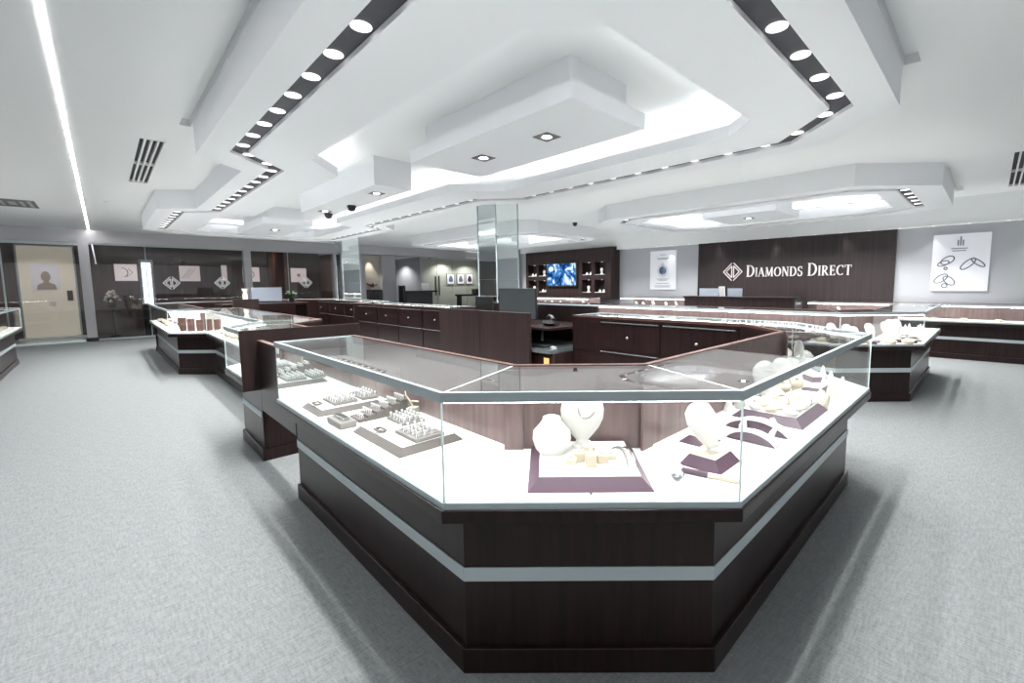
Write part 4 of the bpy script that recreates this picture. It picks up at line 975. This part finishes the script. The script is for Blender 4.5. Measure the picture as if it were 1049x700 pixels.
goods('pad', scat(6.2, 6.5, 1.3, 6.5, 1, 16) + [(6.85, .66), (7.1, .65), (7.3, .66), (7.5, .68), (6.45, 1.02), (6.75, .66), (6.62, .80), (6.98, .74), (7.12, .76)], WR); goods('cone', scat(7.4, 8.9, .62, .95, 6, 2), WR)
goods('cone', scat(6.25, 6.5, 2.0, 6.6, 1, 8), WR)
goods('ramp', [(6.32, 1.28), (7.0, .66), (7.35, .70)], WR, rot=F)
WW = 'inside the low wall showcase under the square poster'
goods('bust', [(11.5, 2.3), (11.5, -.9), (11.55, -2.1)], WW); goods('pad', scat(11.25, 11.35, -3.4, 2.6, 1, 12, .04), WW)
WG = 'inside the wall showcase under the tall poster'
goods('bust', scat(11.45, 11.7, 5.8, 7.8, 1, 6, .05), WG); goods('pad', scat(11.2, 11.35, 5.8, 7.8, 1, 6, .04), WG)
WH = 'inside the showcase below the television wall'
goods('bust', scat(10.1, 10.4, 8.4, 12.2, 1, 9, .05), WH); goods('pad', scat(10.0, 10.2, 8.4, 12.2, 1, 12, .04), WH); goods('tray', scat(10.15, 10.25, 8.6, 12, 1, 5, .02), WH)
WC = 'inside the rear showcase of the island'
goods('pad', scat(4.05, 4.3, 6.1, 9.6, 1, 14), WC); goods('bust', scat(4.1, 4.3, 6.2, 9.6, 1, 7), WC); goods('pad', scat(4.5, 4.7, 10.4, 13.4, 1, 8), WC)
WF = 'inside the showcase before the beige glass door'
goods('pad', scat(-1.6, -1.25, 8.2, 13.2, 2, 14), WF)
# ------------------------------------------------------------------ extra room lights
def area(name, loc, size, energy, rot=(0, 0, 0), col=(1, 1, 1), sy=None):
    l = bpy.data.lights.new(name, 'AREA'); l.energy = energy; l.color = col
    if sy: l.shape = 'RECTANGLE'; l.size = size; l.size_y = sy
    else: l.size = size
    o = bpy.data.objects.new(name, l); COL.objects.link(o); o.location = loc; o.rotation_euler = rot
    return o
def spot(name, loc, energy, size=1.6, blend=.6, col=(1, .98, .95), soft=.05):
    l = bpy.data.lights.new(name, 'SPOT'); l.energy = energy; l.spot_size = size; l.spot_blend = blend; l.shadow_soft_size = soft; l.color = col
    o = bpy.data.objects.new(name, l); COL.objects.link(o); o.location = loc; return o
# dark rooms and lobby lamps
for (x, y, e) in ((.9, 18.6, 18), (4.2, 18.5, 22), (5.6, 18.6, 16), (-1.1, 18.6, 40), (-4, 18.6, 10)):
    spot('room_lamp', (x, y, 2.93), e, 2.2)
spot('niche_lamp_beam', (7.9, 18.08, 2.70), 30, 1.1, .4, (1, .9, .75))
for (x, y, e) in ((9.5, 19.3, 60), (11.3, 17.7, 50), (12.6, 17.6, 50)): spot('lobby_lamp', (x, y, 2.64), e, 2.4)
for k in range(6): spot('wall_washer_beam', (11.80, 6.7 - k * 1.45, 2.52), 9, 1.25, .7)

W = bpy.data.worlds.new('world'); S.world = W; W.use_nodes = True
bg = W.node_tree.nodes['Background']; bg.inputs['Color'].default_value = (.93, .965, 1, 1); bg.inputs['Strength'].default_value = .48

# ------------------------------------------------------------------ camera
cam = bpy.data.cameras.new('camera'); co = bpy.data.objects.new('camera', cam); COL.objects.link(co); S.camera = co
yaw, pitch, roll = math.radians(45.10), math.radians(5.505), math.radians(-.509)
f = Vector((math.cos(pitch) * math.cos(yaw), math.cos(pitch) * math.sin(yaw), -math.sin(pitch)))
r = f.cross(Vector((0, 0, 1))).normalized(); u = r.cross(f)
r2 = math.cos(roll) * r + math.sin(roll) * u; u2 = -math.sin(roll) * r + math.cos(roll) * u
mt = Matrix((( r2.x, u2.x, -f.x, 0), (r2.y, u2.y, -f.y, 0), (r2.z, u2.z, -f.z, 1.45), (0, 0, 0, 1)))
co.matrix_world = mt
cam.sensor_fit = 'HORIZONTAL'; cam.sensor_width = 36; cam.lens = 453.72 / 1049 * 36
cam.shift_x = (524.5 - 558.5) / 1049; cam.shift_y = (335.5 - 350) / 1049
cam.clip_start = .05; cam.clip_end = 100

S.view_settings.view_transform = 'Standard'; S.view_settings.look = 'None'
S.view_settings.exposure = 0.70; S.view_settings.gamma = 1; S.view_settings.use_curve_mapping = False
S.cycles.max_bounces = 10; S.cycles.diffuse_bounces = 5; S.cycles.glossy_bounces = 5; S.cycles.transparent_max_bounces = 24; S.cycles.transmission_bounces = 6
S.cycles.use_denoising = True
S.cycles.sample_clamp_indirect = 6
